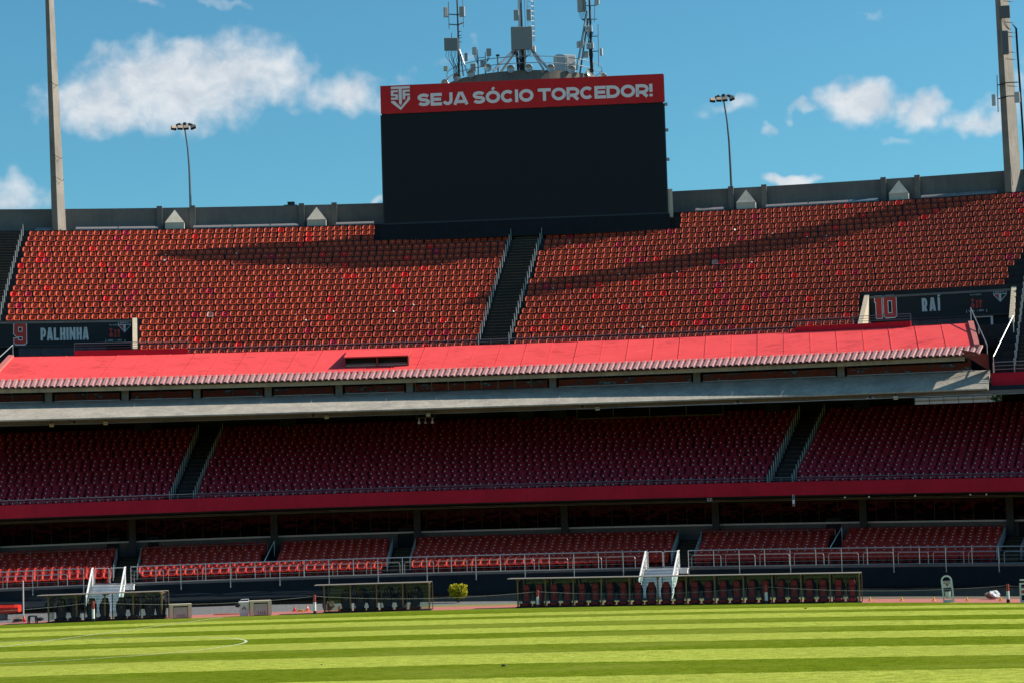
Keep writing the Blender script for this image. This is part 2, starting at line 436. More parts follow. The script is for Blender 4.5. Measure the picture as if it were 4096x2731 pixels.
# ------------------------------------------------------------------ mesh helpers
class MB:
    """collects faces; build() links them as one mesh object"""
    def __init__(s): s.v = []; s.f = []; s.m = []
    def add(s, verts, faces, mi=0):
        o = len(s.v)
        s.v += [tuple(p) for p in verts]
        s.f += [tuple(i + o for i in f) for f in faces]
        s.m += [mi] * len(faces)
        return s
    def box(s, lo, hi, mi=0, M=None):
        (a, b, c), (d, e, f) = lo, hi
        vs = [Vector(q) for q in ((a, b, c), (d, b, c), (d, e, c), (a, e, c), (a, b, f), (d, b, f), (d, e, f), (a, e, f))]
        if M is not None: vs = [M @ q for q in vs]
        return s.add(vs, [(0, 3, 2, 1), (4, 5, 6, 7), (0, 1, 5, 4), (1, 2, 6, 5), (2, 3, 7, 6), (3, 0, 4, 7)], mi)
    def bbox(s, lo, hi, r, mi=0, M=None):
        """box with chamfered vertical and top edges"""
        (a, b, c), (d, e, f) = lo, hi
        def ring(z, i): return [(a + r + i, b + i, z), (d - r - i, b + i, z), (d - i, b + r + i, z), (d - i, e - r - i, z), (d - r - i, e - i, z), (a + r + i, e - i, z), (a + i, e - r - i, z), (a + i, b + r + i, z)]
        vs = [Vector(q) for q in ring(c, 0) + ring(f - r, 0) + ring(f, r * 0.7)]
        if M is not None: vs = [M @ q for q in vs]
        fs = [tuple(range(7, -1, -1)), tuple(range(16, 24))]
        for k in (0, 8):
            for i in range(8): fs.append((k + i, k + (i + 1) % 8, k + 8 + (i + 1) % 8, k + 8 + i))
        return s.add(vs, fs, mi)
    def tube(s, pts, r, n=6, mi=0, cap=True):
        pts = [Vector(p) for p in pts]
        if not isinstance(r, (list, tuple)): r = [r] * len(pts)
        rings = []
        up = None
        for i, p in enumerate(pts):
            a = pts[max(i - 1, 0)]; b = pts[min(i + 1, len(pts) - 1)]
            t = (b - a).normalized()
            if up is None:
                up = Vector((0, 0, 1)) if abs(t.z) < 0.9 else Vector((1, 0, 0))
            x = t.cross(up)
            if x.length < 1e-5: x = t.cross(Vector((0, 1, 0)))
            x.normalize(); y = x.cross(t).normalized(); up = y
            rings.append([p + (x * math.cos(k * 2 * math.pi / n) + y * math.sin(k * 2 * math.pi / n)) * r[i] for k in range(n)])
        vs = [q for g in rings for q in g]; fs = []
        for i in range(len(pts) - 1):
            for k in range(n):
                fs.append((i * n + k, i * n + (k + 1) % n, (i + 1) * n + (k + 1) % n, (i + 1) * n + k))
        if cap: fs += [tuple(range(n - 1, -1, -1)), tuple(range((len(pts) - 1) * n, len(pts) * n))]
        return s.add(vs, fs, mi)
    def lathe(s, prof, n=16, mi=0, M=None):
        vs = []
        for (r, z) in prof:
            for k in range(n):
                q = Vector((r * math.cos(2 * math.pi * k / n), r * math.sin(2 * math.pi * k / n), z))
                vs.append(M @ q if M is not None else q)
        fs = []
        for i in range(len(prof) - 1):
            for k in range(n): fs.append((i * n + k, i * n + (k + 1) % n, (i + 1) * n + (k + 1) % n, (i + 1) * n + k))
        if prof[0][0] > 1e-4: fs.append(tuple(range(n - 1, -1, -1)))
        if prof[-1][0] > 1e-4: fs.append(tuple(range((len(prof) - 1) * n, len(prof) * n)))
        return s.add(vs, fs, mi)
    def arc(s, prof, u0, u1, n=None, mi=0, closed=True, caps=True, bend=None):
        """profile [(s, z)] swept along the stand's curve; u0, u1 may be functions of s"""
        f0 = u0 if callable(u0) else (lambda q: u0)
        f1 = u1 if callable(u1) else (lambda q: u1)
        if n is None: n = max(1, int(math.ceil(abs(f1(prof[0][0]) - f0(prof[0][0])) * 130 / 2.2)))
        k = len(prof); vs = []
        for i in range(n + 1):
            t = i / n
            for (q, z) in prof:
                uu = f0(q) * (1 - t) + f1(q) * t
                vs.append(P(uu, *(bend(q, z, uu) if bend else (q, z))))
        fs = []
        for i in range(n):
            for j in range(k if closed else k - 1):
                j2 = (j + 1) % k
                fs.append((i * k + j, i * k + j2, (i + 1) * k + j2, (i + 1) * k + j))
        if closed and caps: fs += [tuple(range(k - 1, -1, -1)), tuple(range(n * k, n * k + k))]
        return s.add(vs, fs, mi)
    def prism(s, poly, y0, y1, mi=0, M=None, z=False):
        """2D outline (x, z) extruded along y"""
        n = len(poly)
        vs = [Vector((x, y0, q)) for x, q in poly] + [Vector((x, y1, q)) for x, q in poly]
        if M is not None: vs = [M @ q for q in vs]
        fs = [tuple(range(n)), tuple(range(2 * n - 1, n - 1, -1))] + [(i + n, (i + 1) % n + n, (i + 1) % n, i) for i in range(n)]
        return s.add(vs, fs, mi)
    def mesh(s, name, mats, smooth=False):
        me = bpy.data.meshes.new(name)
        me.from_pydata(s.v, [], s.f)
        for m in (mats if isinstance(mats, (list, tuple)) else [mats]): me.materials.append(m)
        if any(s.m): me.polygons.foreach_set('material_index', s.m)
        if smooth: me.polygons.foreach_set('use_smooth', [True] * len(s.f))
        bm = bmesh.new(); bm.from_mesh(me); bmesh.ops.recalc_face_normals(bm, faces=bm.faces); bm.to_mesh(me); bm.free()
        me.update()
        return me
    def build(s, name, mats, parent=None, smooth=False, label=None, cat=None, group=None, kind=None):
        return link(name, s.mesh(name, mats, smooth), parent, label, cat, group, kind)


def link(name, me, parent=None, label=None, cat=None, group=None, kind=None, M=None):
    o = bpy.data.objects.new(name, me)
    col.objects.link(o)
    if parent is not None: o.parent = parent
    if M is not None: o.matrix_local = M
    return tag(o, label, cat, group, kind)


def tag(o, label=None, cat=None, group=None, kind=None):
    if label: o['label'] = label
    if cat: o['category'] = cat
    if group: o['group'] = group
    if kind: o['kind'] = kind
    return o


def thing(name, label, cat, loc=(0, 0, 0), rz=0.0, group=None, tilt=0.0):
    """an Empty at the thing's base that parents its parts (parts are given in its own coordinates)"""
    o = bpy.data.objects.new(name, None)
    col.objects.link(o)
    o.empty_display_size = 0.3
    o.location = loc; o.rotation_euler = (0, tilt, rz)
    return tag(o, label, cat, group)


def copy_tree(src, loc, rz, label=None, group=None, tilt=0.0):
    c = src.copy(); col.objects.link(c)
    c.location = loc; c.rotation_euler = (0, tilt, rz)
    if label: c['label'] = label
    if group: c['group'] = group
    for ch in list(src.children):
        d = ch.copy(); col.objects.link(d); d.parent = c
        for g in list(ch.children):
            e = g.copy(); col.objects.link(e); e.parent = d
    return c


def along(u, s, du_m):
    """angle shifted by a length in metres along the curve"""
    return u + du_m / (s - YC)


# ------------------------------------------------------------------ lettering
def ribbon(mb, pts, t, y0, y1, mi=0, M=None):
    """polyline in (x, z) drawn with a thick pen, mitred"""
    pts = [Vector(p) for p in pts]
    n = len(pts)
    closed = (pts[0] - pts[-1]).length < 1e-6
    if closed: pts = pts[:-1]; n -= 1
    L, R = [], []
    for i in range(n):
        a = pts[i - 1] if (i > 0 or closed) else None
        b = pts[(i + 1) % n] if (i < n - 1 or closed) else None
        d1 = (pts[i] - a).normalized() if a is not None else None
        d2 = (b - pts[i]).normalized() if b is not None else None
        if d1 is None: d1 = d2
        if d2 is None: d2 = d1
        nn = Vector((-(d1 + d2).y, (d1 + d2).x))
        if nn.length < 1e-5: nn = Vector((-d1.y, d1.x))
        nn.normalize()
        k = t / 2 / max(0.35, nn.dot(Vector((-d1.y, d1.x))))
        L.append(pts[i] + nn * k); R.append(pts[i] - nn * k)
    m = n if closed else n - 1
    for i in range(m):
        j = (i + 1) % n
        mb.prism([(L[i].x, L[i].y), (R[i].x, R[i].y), (R[j].x, R[j].y), (L[j].x, L[j].y)], y0, y1, mi, M)


def arcpts(cx, cz, rx, rz, a0, a1, n=10):
    return [(cx + rx * math.cos(math.radians(a0 + (a1 - a0) * i / n)), cz + rz * math.sin(math.radians(a0 + (a1 - a0) * i / n))) for i in range(n + 1)]


def glyph(ch, w, t):
    """strokes of a letter in a cell of width w and height 1, pen t"""
    h = t / 2; x0, x1, z0, z1 = h, w - h, h, 1 - h; zc = 0.5; xc = w / 2
    if ch == 'O': return [arcpts(xc, zc, xc - h, 0.5 - h, 0, 360, 24)]
    if ch == 'C': return [arcpts(xc, zc, xc - h, 0.5 - h, 42, 318, 18)]
    if ch == 'S':
        r = (1 - t) / 4
        return [arcpts(xc, 1 - h - r, xc - h, r, 20, 180, 8)[:-1] + [(x0, 1 - h - r)] + arcpts(xc, 1 - h - r, xc - h, r, 180, 270, 6)[1:] + arcpts(xc, h + r, xc - h, r, 90, -160, 12)[1:]]
    if ch == 'E': return [[(w, z1), (x0, z1), (x0, z0), (w, z0)], [(x0, zc), (w * 0.93, zc)]]
    if ch == 'F': return [[(w, z1), (x0, z1), (x0, 0)], [(x0, zc), (w * 0.9, zc)]]
    if ch == 'J': return [[(x1, 1)] + arcpts(xc, z0 + 0.26, xc - h, 0.26, 0, -165, 9)]
    if ch == 'A': return [[(h * 0.9, 0), (xc - w * 0.08, 1 - h * 0.85), (xc + w * 0.08, 1 - h * 0.85), (w - h * 0.9, 0)], [(w * 0.22, 0.24), (w * 0.78, 0.24)]]
    if ch == 'I': return [[(h, 0), (h, 1)]]
    if ch == 'T': return [[(0, z1), (w, z1)], [(xc, 0), (xc, z1)]]
    if ch == 'L': return [[(x0, 1), (x0, z0), (w, z0)]]
    if ch == 'H': return [[(x0, 0), (x0, 1)], [(x1, 0), (x1, 1)], [(x0, zc), (x1, zc)]]
    if ch == 'N': return [[(x0, 0), (x0, 1)], [(x1, 0), (x1, 1)], [(x0, 1 - h * 0.6), (x1, h * 0.6)]]
    if ch == 'X': return [[(h * .8, 0), (w - h * .8, 1)], [(h * .8, 1), (w - h * .8, 0)]]
    if ch == 'U': return [[(x0, 1)] + arcpts(xc, z0 + 0.25, xc - h, 0.25, 180, 360, 8) + [(x1, 1)]]
    if ch == 'D': return [[(x0, z0), (x0, z1), (xc * 0.9, z1)] + arcpts(xc * 0.9, zc, x1 - xc * 0.9, 0.5 - h, 90, -90, 12)[1:-1] + [(xc * 0.9, z0), (x0, z0)]]
    if ch in 'PR':
        q = 0.36 if ch == 'R' else 0.34
        s = [[(x0, 0), (x0, z1), (xc, z1)] + arcpts(xc, q + (z1 - q) / 2, x1 - xc, (z1 - q) / 2, 90, -90, 8)[1:] + [(x0, q)]]
        if ch == 'R': s.append([(xc, q), (w - h, 0)])
        return s
    if ch == '!': return [[(h, 0.36), (h, 1)], [(h, 0), (h, 0.2)]]
    if ch == '|': return [[(h, -0.1), (h, 1.1)]]
    if ch == 'v': return [[(xc, 1), (xc, 0.05)], [(0, 0.3), (xc, 0), (w, 0.3)]]
    return []


def write(text, height, pen, widths, gap, x, z, y0, y1, mats, name, parent, M):
    """each letter is a mesh of its own under parent"""
    cx = x
    for ch in text:
        acc = None
        if ch == 'Ó': ch, acc = 'O', 'acute'
        if ch == 'Í': ch, acc = 'I', 'acute'
        w = widths.get(ch, widths['default'])
        if ch == ' ': cx += w * height + gap * height; continue
        mb = MB()
        for k_, st in enumerate(glyph(ch, w, pen)):
            ribbon(mb, [(cx + a * height, z + b * height) for a, b in st], pen * height * (0.8 if ch == 'N' and k_ == 2 else 1), y0 - 0.003 * k_, y1, 0, None)
        if acc:
            c = cx + w * height / 2
            ribbon(mb, [(c - 0.05 * height, z + 1.06 * height), (c + 0.1 * height, z + 1.26 * height)], pen * height * 0.8, y0, y1)
        link(name, mb.mesh(name, mats), parent, M=M)
        cx += (w + gap) * height
    return cx - gap * height


def text_width(text, height, widths, gap):
    cx = 0
    for ch in text:
        ch = {'Ó': 'O', 'Í': 'I'}.get(ch, ch)
        cx += (widths.get(ch, widths['default']) + gap) * height
    return cx - gap * height


# ------------------------------------------------------------------ ground
def sheet(name, xs, ylo, yhi, zoff, material, kind, label=None, cat=None, rows=1):
    """strip of ground between two depth functions, following the ground's fall"""
    mb = MB(); vs = []
    for x in xs:
        for j in range(rows + 1):
            y = ylo(x) + (yhi(x) - ylo(x)) * j / rows
            vs.append((x, y, gz(x) + zoff))
    fs = []
    for i in range(len(xs) - 1):
        for j in range(rows):
            a = i * (rows + 1) + j
            fs.append((a, a + rows + 1, a + rows + 2, a + 1))
    mb.add(vs, fs)
    return mb.build(name, material, None, kind=kind, label=label, cat=cat)


_ex = [-120, -60, -40, -27, -12.7, -0.4, 12.4, 20, 25, 32, 45, 80, 120]
_ey = [112, 116, 117.2, 117.4, 117.4, 117.5, 116.2, 113.6, 111.2, 107.5, 101, 88, 75]


def grass_edge(x): return float(np.interp(x, _ex, _ey))
def track_edge(x): return float(np.interp(x, [-120, -60, -30, -17, -5, 6, 18, 25, 45, 120], [121, 126, 127.5, 122.9, 123.1, 122.2, 120.6, 118.0, 108, 82]))


XS = list(np.linspace(-120, 120, 97))
gmb = MB()
gmb.add([(x, y, gz(x) - 0.10) for x in XS for y in (-160, 0, 100, 230)], [(i * 4 + j, (i + 1) * 4 + j, (i + 1) * 4 + j + 1, i * 4 + j + 1) for i in range(96) for j in range(3)])
_r = 5000
gmb.add([(-_r, -_r, -6), (_r, -_r, -6), (_r, _r, -6), (-_r, _r, -6)], [(0, 1, 2, 3)])
gmb.build('ground', mat('bare_ground', (0.16, 0.13, 0.09), 0.95, 0, 0.4, 0.4, coords='World'), kind='structure')
PITCH = sheet('pitch', XS, lambda x: -20, grass_edge, 0.0, GRASS, 'structure', rows=2)
sheet('running_track', XS, lambda x: grass_edge(x) - 0.25, track_edge, -0.03, TRACK, 'structure')


def verge_lo(x): return track_edge(x) - 0.1


tv = sheet('grass_verge', list(np.linspace(-12, 16, 29)), verge_lo, lambda x: track_edge(x) + 2.6, -0.035, mat('dry_grass', (0.27, 0.25, 0.09), 0.9, 0, 0.45, 5, 0.1, 0.5, dark=(0.14, 0.16, 0.05)), 'structure')
gv = MB(); vs = []
for i in range(81):
    u = -0.33 + 0.67 * i / 80
    zw = float(np.interp(u, [-0.2, -0.06, 0.06, 0.2], [0.28, 0.24, 0.02, -0.30]))
    vs += [P(u, 116, -0.06), P(u, 121.5, -0.06), P(u, 127, -0.06 + zw * 0.45), P(u, 131.03, -0.06 + zw)]
gv.add(vs, [(i * 4 + j, (i + 1) * 4 + j, (i + 1) * 4 + j + 1, i * 4 + j + 1) for i in range(80) for j in range(3)])
gv.build('gravel_bed', GRAVEL, kind='structure')


def line_strip(name, pts, w, z=0.004):
    mb = MB(); vs = []
    for i, p in enumerate(pts):
        a = Vector(pts[max(0, i - 1)]); b = Vector(pts[min(len(pts) - 1, i + 1)])
        t = (b - a).normalized(); n = Vector((-t.y, t.x)) * (w / 2)
        for q in (Vector(p) + n, Vector(p) - n): vs.append((q.x, q.y, gz(q.x) + z))
    mb.add(vs, [(2 * i, 2 * i + 1, 2 * i + 3, 2 * i + 2) for i in range(len(pts) - 1)])
    return mb.build(name, LINE, PITCH)


cx, cy, cr = -19.9, 88.3, 9.05
line_strip('centre_circle_line', [(cx + cr * math.cos(a) * (1 + 0.03 * math.sin(2 * a)), cy + cr * math.sin(a)) for a in np.linspace(0, 2 * math.pi, 97)], 0.11)
line_strip('halfway_line', [(-26.5 + (y - 70) * 0.2403, y) for y in np.linspace(50, 116.6, 30)], 0.11, 0.008)

# ------------------------------------------------------------------ the stand itself
U0, U1 = -0.235, 0.56
BOX0, BOX1 = -0.186, 0.2925            # the hospitality boxes under the upper tier
STAND = thing('grandstand', 'three-tier curved concrete grandstand with red seats around the pitch', 'grandstand')


def part(name, prof, material, u0=U0, u1=U1, closed=True, n=None, parent=STAND):
    return MB().arc(prof, u0, u1, n, closed=closed).build(name, material, parent)


# lower front wall under its dark cover; the cover flares out towards its foot in the left half
part('wall_base', [(131.02, -0.6), (131.02, 0.46), (131.5, 0.46), (131.5, -0.6)], CONC_W)
part('deck_slab', [(130.98, 1.50), (130.98, 1.635), (132.3, 1.635), (132.3, 1.50)], CONC_G)
cov = MB()
nn = 90
vs = []
for i in range(nn + 1):
    u = U0 + (U1 - U0) * i / nn
    fl = max(0.0, min(1.0, (0.045 - u) / 0.06))
    wv = 0.02 * math.sin(u * 190) + 0.012 * math.sin(u * 431)
    for (s, z) in ((130.96, 1.50), (130.95, 1.15 + wv), (130.94 - 0.02 * fl, 0.92 + wv * 2), (130.92 - 0.42 * fl + wv, 0.62), (130.90 - 0.50 * fl + wv, 0.40 + wv), (130.94 - 0.25 * fl, 0.33 + wv)):
        vs.append(P(u, s, z))
cov.add(vs, [(i * 6 + j, (i + 1) * 6 + j, (i + 1) * 6 + j + 1, i * 6 + j + 1) for i in range(nn) for j in range(5)])
cov.build('dark_wall_cover', BLACK, STAND, smooth=True)

LOW_R, LOW_S0, LOW_DS, LOW_Z0, LOW_DZ = 9, 132.0, 0.8, 1.64, 0.165
MID_R, MID_S0, MID_DS, MID_Z0, MID_DZ = 17, 134.75, 0.8, 6.00, 0.285
UP_R, UP_S0, UP_DS, UP_Z0, UP_DZ = 22, 143.9, 0.8, 15.70, 0.477
PORT9, PORT10 = (-0.205, -0.1225), (0.2375, 0.3045)
for i in range(1, LOW_R + 1):
    s, z = LOW_S0 + LOW_DS * i - 0.25, LOW_Z0 + LOW_DZ * i
    part('terrace_step', [(s, z - LOW_DZ - 0.02), (s, z), (s + LOW_DS + 0.02, z), (s + LOW_DS + 0.02, z - LOW_DZ - 0.02)], CONC_D)
for i in range(MID_R):
    s, z = MID_S0 + MID_DS * i - 0.3, MID_Z0 + MID_DZ * i
    part('terrace_step', [(s, z - MID_DZ - 0.05), (s, z), (s + MID_DS + 0.02, z), (s + MID_DS + 0.02, z - MID_DZ - 0.05)], CONC_D)
for i in range(UP_R + 1):
    s, z = UP_S0 + UP_DS * i - 0.08, UP_Z0 + UP_DZ * i
    prof = [(s, z - UP_DZ - 0.03), (s, z), (s + UP_DS + 0.02, z), (s + UP_DS + 0.02, z - UP_DZ - 0.03)]
    if i == UP_R: prof = [(s, z - UP_DZ), (s, z), (164.0, z), (164.0, z - UP_DZ)]
    if i < 6:
        part('terrace_step', prof, CONC_D, U0, PORT9[0]); part('terrace_step', prof, CONC_D, PORT9[1] + 0.0024, PORT10[0] - 0.0024); part('terrace_step', prof, CONC_D, PORT10[1] + 0.0024, U1)
    else:
        part('terrace_step', prof, CONC_D)

# glazed corridor behind the lower tier
part('glazing_wall', [(139.72, 2.6), (139.72, 3.98), (140.4, 3.98), (140.4, 2.6)], CONC_G)
part('glazing_sill', [(139.60, 3.97), (139.60, 4.07), (139.95, 4.07), (139.95, 3.97)], mat('sill_grey', (0.80, 0.76, 0.80), 0.6))
part('glazing_header', [(139.75, 5.32), (139.75, 5.95), (140.4, 5.95), (140.4, 5.32)], CONC_D)
part('corridor_back_wall', [(142.0, 2.6), (142.0, 6.0), (142.3, 6.0), (142.3, 2.6)], CONC_D)
part('corridor_floor', [(139.9, 3.2), (139.9, 3.3), (142.2, 3.3), (142.2, 3.2)], CONC_D)
part('under_tier', [(139.9, 5.6), (142.2, 5.6), (150.0, 9.6), (150.0, 9.9), (142.0, 5.9), (139.9, 5.9)], CONC_D)
part('soffit', [(134.35, 5.60), (139.75, 5.50), (139.75, 5.75), (134.35, 5.75)], CONC_D)
part('soffit_pipe', [(136.9, 5.38), (136.9, 5.44), (136.97, 5.44), (136.97, 5.38)], CONC_G)
part('red_band', [(134.2, 5.67), (134.2, 6.45), (134.42, 6.45), (134.42, 5.67)], REDWALL)
pane_w = 1.15 / 125.8
u = -0.215
k = 0
gw = thing('glazed_front', 'long dark glass front behind the lower seats under the red band', 'glass wall')
while u < 0.335:
    door = k in (9, 10, 17, 24, 25, 41)
    pn = MB().arc([(139.86, 4.06), (139.86, 5.32)], u + 0.00005, u + pane_w - 0.00005, 1, closed=False).build('pane', GLASS_LOW, gw)
    if k % 8 == 6:
        MB().arc([(140.05, 4.06), (140.05, 5.32), (140.5, 5.32), (140.5, 4.06)], u, u + 0.006, 1).build('column', CONC_D, gw)
    MB().arc([(139.83, 4.06), (139.83, 5.32), (139.9, 5.32), (139.9, 4.06)], u - 0.00012, u + 0.00012, 1).build('mullion', DKMETAL, gw)
    u += pane_w; k += 1
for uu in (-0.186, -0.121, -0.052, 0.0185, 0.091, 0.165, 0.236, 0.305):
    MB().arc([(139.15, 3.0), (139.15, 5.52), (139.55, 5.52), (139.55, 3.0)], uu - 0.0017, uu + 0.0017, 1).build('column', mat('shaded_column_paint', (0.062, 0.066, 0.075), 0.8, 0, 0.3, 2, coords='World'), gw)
# doors through the wall under the glass
for (a, b) in ((-0.1335, -0.1275), (-0.1135, -0.1085), (0.0085, 0.0160), (0.2180, 0.2250), (0.3085, 0.3170)):
    MB().arc([(139.64, 3.05), (139.64, 4.30), (139.71, 4.30), (139.71, 3.05)], a, b, 1).build('doorway', NAVY, gw)

# middle tier back wall, columns, ceiling
part('rear_wall', [(149.6, 10.2), (149.6, 11.36), (150.0, 11.36), (150.0, 10.2)], CONC_D)
part('rear_wall', [(149.6, 11.36), (149.6, 12.3), (150.0, 12.3), (150.0, 11.36)], CONC_D, U0, 0.256)
part('rear_wall', [(149.6, 11.36), (149.6, 12.3), (150.0, 12.3), (150.0, 11.36)], CONC_D, 0.297, U1)
part('rear_wall', [(149.6, 11.88), (149.6, 12.3), (150.0, 12.3), (150.0, 11.88)], CONC_D, 0.256, 0.297)
part('ceiling', [(137.2, 11.42), (150.0, 12.05), (150.0, 12.35), (138.3, 12.2)], CONC_D)
for uu in (-0.118, -0.048, 0.069, 0.085, 0.19, 0.232, -0.19):
    MB().arc([(147.9, 9.6), (147.9, 12.0), (148.6, 12.0), (148.6, 9.6)], uu - 0.004, uu + 0.004, 1).build('column', CONC_D, STAND)
bo = thing('press_booth', 'glass-fronted booth high in the shade at the back of the middle tier', 'booth')
MB().arc([(147.6, 10.3), (147.6, 11.05), (148.4, 11.05), (148.4, 10.3)], 0.093, 0.168, 4).build('wall', CONC_G, bo)
MB().arc([(147.55, 11.05), (147.55, 11.10), (148.4, 11.10), (148.4, 11.05)], 0.094, 0.166, 4).build('counter', CONC, bo)
for q in range(4): MB().arc([(147.8, 11.1), (147.8, 11.7)], 0.0945 + q * 0.0178, 0.0945 + (q + 1) * 0.0178 - 0.0004, 1, closed=False).build('pane', GLASS_DARK, bo)
for q in range(5): MB().arc([(147.72, 11.1), (147.72, 11.75), (147.8, 11.75), (147.8, 11.1)], 0.0942 + q * 0.0178, 0.0946 + q * 0.0178, 1).build('frame', CONC_G, bo)

# concrete apron below the boxes, and the red parapet where the boxes end
def apron_bend(q, z, u):
    """the apron's front edge draws back towards the right end"""
    k = min(1.0, max(0.0, (138.4 - q) / 3.5)); d = 1.35 * min(1.2, max(0.0, (u + 0.02) / 0.27)) * k
    return q + d, z + 0.053 * d


MB().arc([(134.9, 11.34), (134.9, 11.42), (138.4, 12.63), (138.4, 12.30), (135.6, 11.34)], BOX0 - 0.04, 0.2995, bend=apron_bend).build('concrete_apron', CONC, STAND)
part('apron_drip', [(136.75, 11.22), (136.75, 11.40), (137.1, 11.40), (137.1, 11.22)], CONC_G, BOX0 - 0.04, U1)
part('red_parapet', [(137.6, 11.40), (137.6, 12.40), (137.9, 12.40), (137.9, 11.40)], REDWALL, 0.3005, U1)
part('upper_front_slab', [(137.6, 11.2), (137.6, 11.4), (144, 15.2), (144, 14.8)], CONC_D, 0.3005, U1)
part('box_floor', [(138.3, 12.2), (138.3, 12.6), (144, 12.6), (144, 12.2)], CONC_D, BOX0 - 0.04, BOX1)
part('box_rear', [(143.2, 12.3), (143.2, 15.6), (143.9, 15.6), (143.9, 12.3)], CONC_D)
part('box_lintel', [(138.3, 13.36), (138.3, 13.7), (138.9, 13.7), (138.9, 13.36)], CONC_G, BOX0 - 0.04, BOX1)
part('eave_beam', [(137.55, 13.16), (137.55, 13.39), (137.75, 13.39), (137.75, 13.16)], CONC, BOX0, 0.2885)
# box windows between columns
cols_u = [-0.195, -0.160, -0.123, -0.088, -0.053, -0.018, 0.017, 0.088, 0.159, 0.229, 0.2935]
for a in cols_u[1:-1]:
    MB().arc([(138.2, 12.56), (138.2, 13.6), (138.8, 13.6), (138.8, 12.56)], a - 0.0017, a + 0.0017, 1).build('column', CONC_G, STAND)
for a, b in zip(cols_u[:-1], cols_u[1:]):
    grid = abs(a - 0.017) < 1e-6
    npn = 8 if grid else (2 if b - a < 0.05 else 3)
    w0, w1 = a + 0.0026, b - 0.0026
    win = MB().arc([(138.5, 12.60), (138.5, 12.68), (138.62, 12.68), (138.62, 12.60)], w0, w1, 3).build('window', mat('window_sill_pale', (0.46, 0.46, 0.47), 0.5) if not grid else CONC_D, STAND)
    for q in range(npn):
        c0 = w0 + (w1 - w0) * q / npn; c1 = w0 + (w1 - w0) * (q + 1) / npn
        MB().arc([(138.6, 12.68), (138.6, 13.36)], c0 + 0.0002, c1 - 0.0002, 1, closed=False).build('pane', GLASS_DARK, win)
        if grid or q: MB().arc([(138.56, 12.68), (138.56, 13.36), (138.62, 13.36), (138.62, 12.68)], c0 - 0.0003, c0 + 0.0003, 1).build('frame', CONC_G if grid else DKMETAL, win)

# ------------------------------------------------------------------ red roof over the boxes
RF = thing('box_roof', 'long sloping bright red roof with a corrugated pink eave', 'roof')


def roof_left(s): return -0.178 - 0.009 * (143.3 - s) / 5.3


def roof_right(s): return 0.2885 + 0.006 * (143.3 - s) / 5.3 - 0.0015


npan = 37
for q in range(npan):
    t0, t1 = q / npan, (q + 1) / npan
    f0 = lambda s, t=t0: roof_left(s) * (1 - t) + roof_right(s) * t + 0.00006
    f1 = lambda s, t=t1: roof_left(s) * (1 - t) + roof_right(s) * t - 0.00006
    dz = random.uniform(-0.012, 0.012)
    MB().arc([(138.0, 13.93 + dz), (143.3, 15.76 + dz), (143.3, 15.66), (138.0, 13.83)], f0, f1, 2).build('roof_panel', ROOF, RF)
    g0 = lambda s, t=t1: roof_left(s) * (1 - t) + roof_right(s) * t - 0.00018
    g1 = lambda s, t=t1: roof_left(s) * (1 - t) + roof_right(s) * t + 0.00018
    if q < npan - 1: MB().arc([(138.0, 13.88), (143.3, 15.71), (143.3, 15.780), (138.0, 13.950)], g0, g1, 1).build('seam', ROOF, RF)
for (fa, fb) in ((lambda s: roof_left(s) - 0.0025, roof_left), (roof_right, lambda s: roof_right(s) + 0.0025)):
    MB().arc([(138.0, 13.80), (143.3, 15.63), (143.3, 15.90), (138.0, 14.07)], fa, fb, 1).build('verge_board', mat('faded_red_board', (0.55, 0.16, 0.14), 0.6, 0, 0.2, 3), RF)
# corrugated eave sheets, real trapezoid ribs
per = 0.385 / 123.3
u = BOX0 - 0.004
while u < 0.2945:
    mb = MB(); vs = []
    n_rib = 4
    cr_ = []
    for q in range(n_rib):
        b0 = u + q * per
        cr_ += [(b0, 0.0), (b0 + per * 0.34, 0.0), (b0 + per * 0.44, 0.075), (b0 + per * 0.90, 0.075)]
    cr_.append((u + n_rib * per, 0.0))
    dz = random.uniform(-0.01, 0.01)
    for (uu, h) in cr_:
        a = P(uu - 0.0012, 137.05, 13.43 + h + dz); b = P(uu, 138.15, 13.94 + h * 1.0 + 0.02 + dz)
        vs += [a, b, a - Vector((0, 0, 0.02))]
    fs = []
    for q in range(len(cr_) - 1):
        fs += [(3 * q, 3 * q + 3, 3 * q + 4, 3 * q + 1), (3 * q, 3 * q + 2, 3 * q + 5, 3 * q + 3)]
    mb.add(vs, fs); mb.build('corrugated_sheet', CORR, RF)
    u += per * n_rib
# dormer hatch in the roof
HT = thing('roof_hatch', 'low red dormer vent with two dark openings set in the red roof', 'roof vent')
h0, h1 = -0.0155, 0.0165
MB().arc([(138.9, 14.94), (142.6, 15.60), (142.6, 15.50), (138.9, 14.87)], h0, h1, 3).build('hood', ROOF, HT)
for a in (h0, 0.5 * (h0 + h1), h1 - 0.0006):
    MB().arc([(139.05, 14.30), (139.05, 14.86), (142.0, 15.40), (142.0, 15.26)], a, a + 0.0006, 1).build('cheek', mat('dark_red_shade_board', (0.22, 0.03, 0.03), 0.7), HT)
MB().arc([(139.6, 14.48), (139.6, 14.98)], h0, h1, 2, closed=False).build('dark_opening', NAVY, HT)
MB().arc([(139.15, 14.36), (139.15, 14.42), (139.6, 14.58), (139.6, 14.52)], h0, h1, 2).build('sill', CONC, HT)
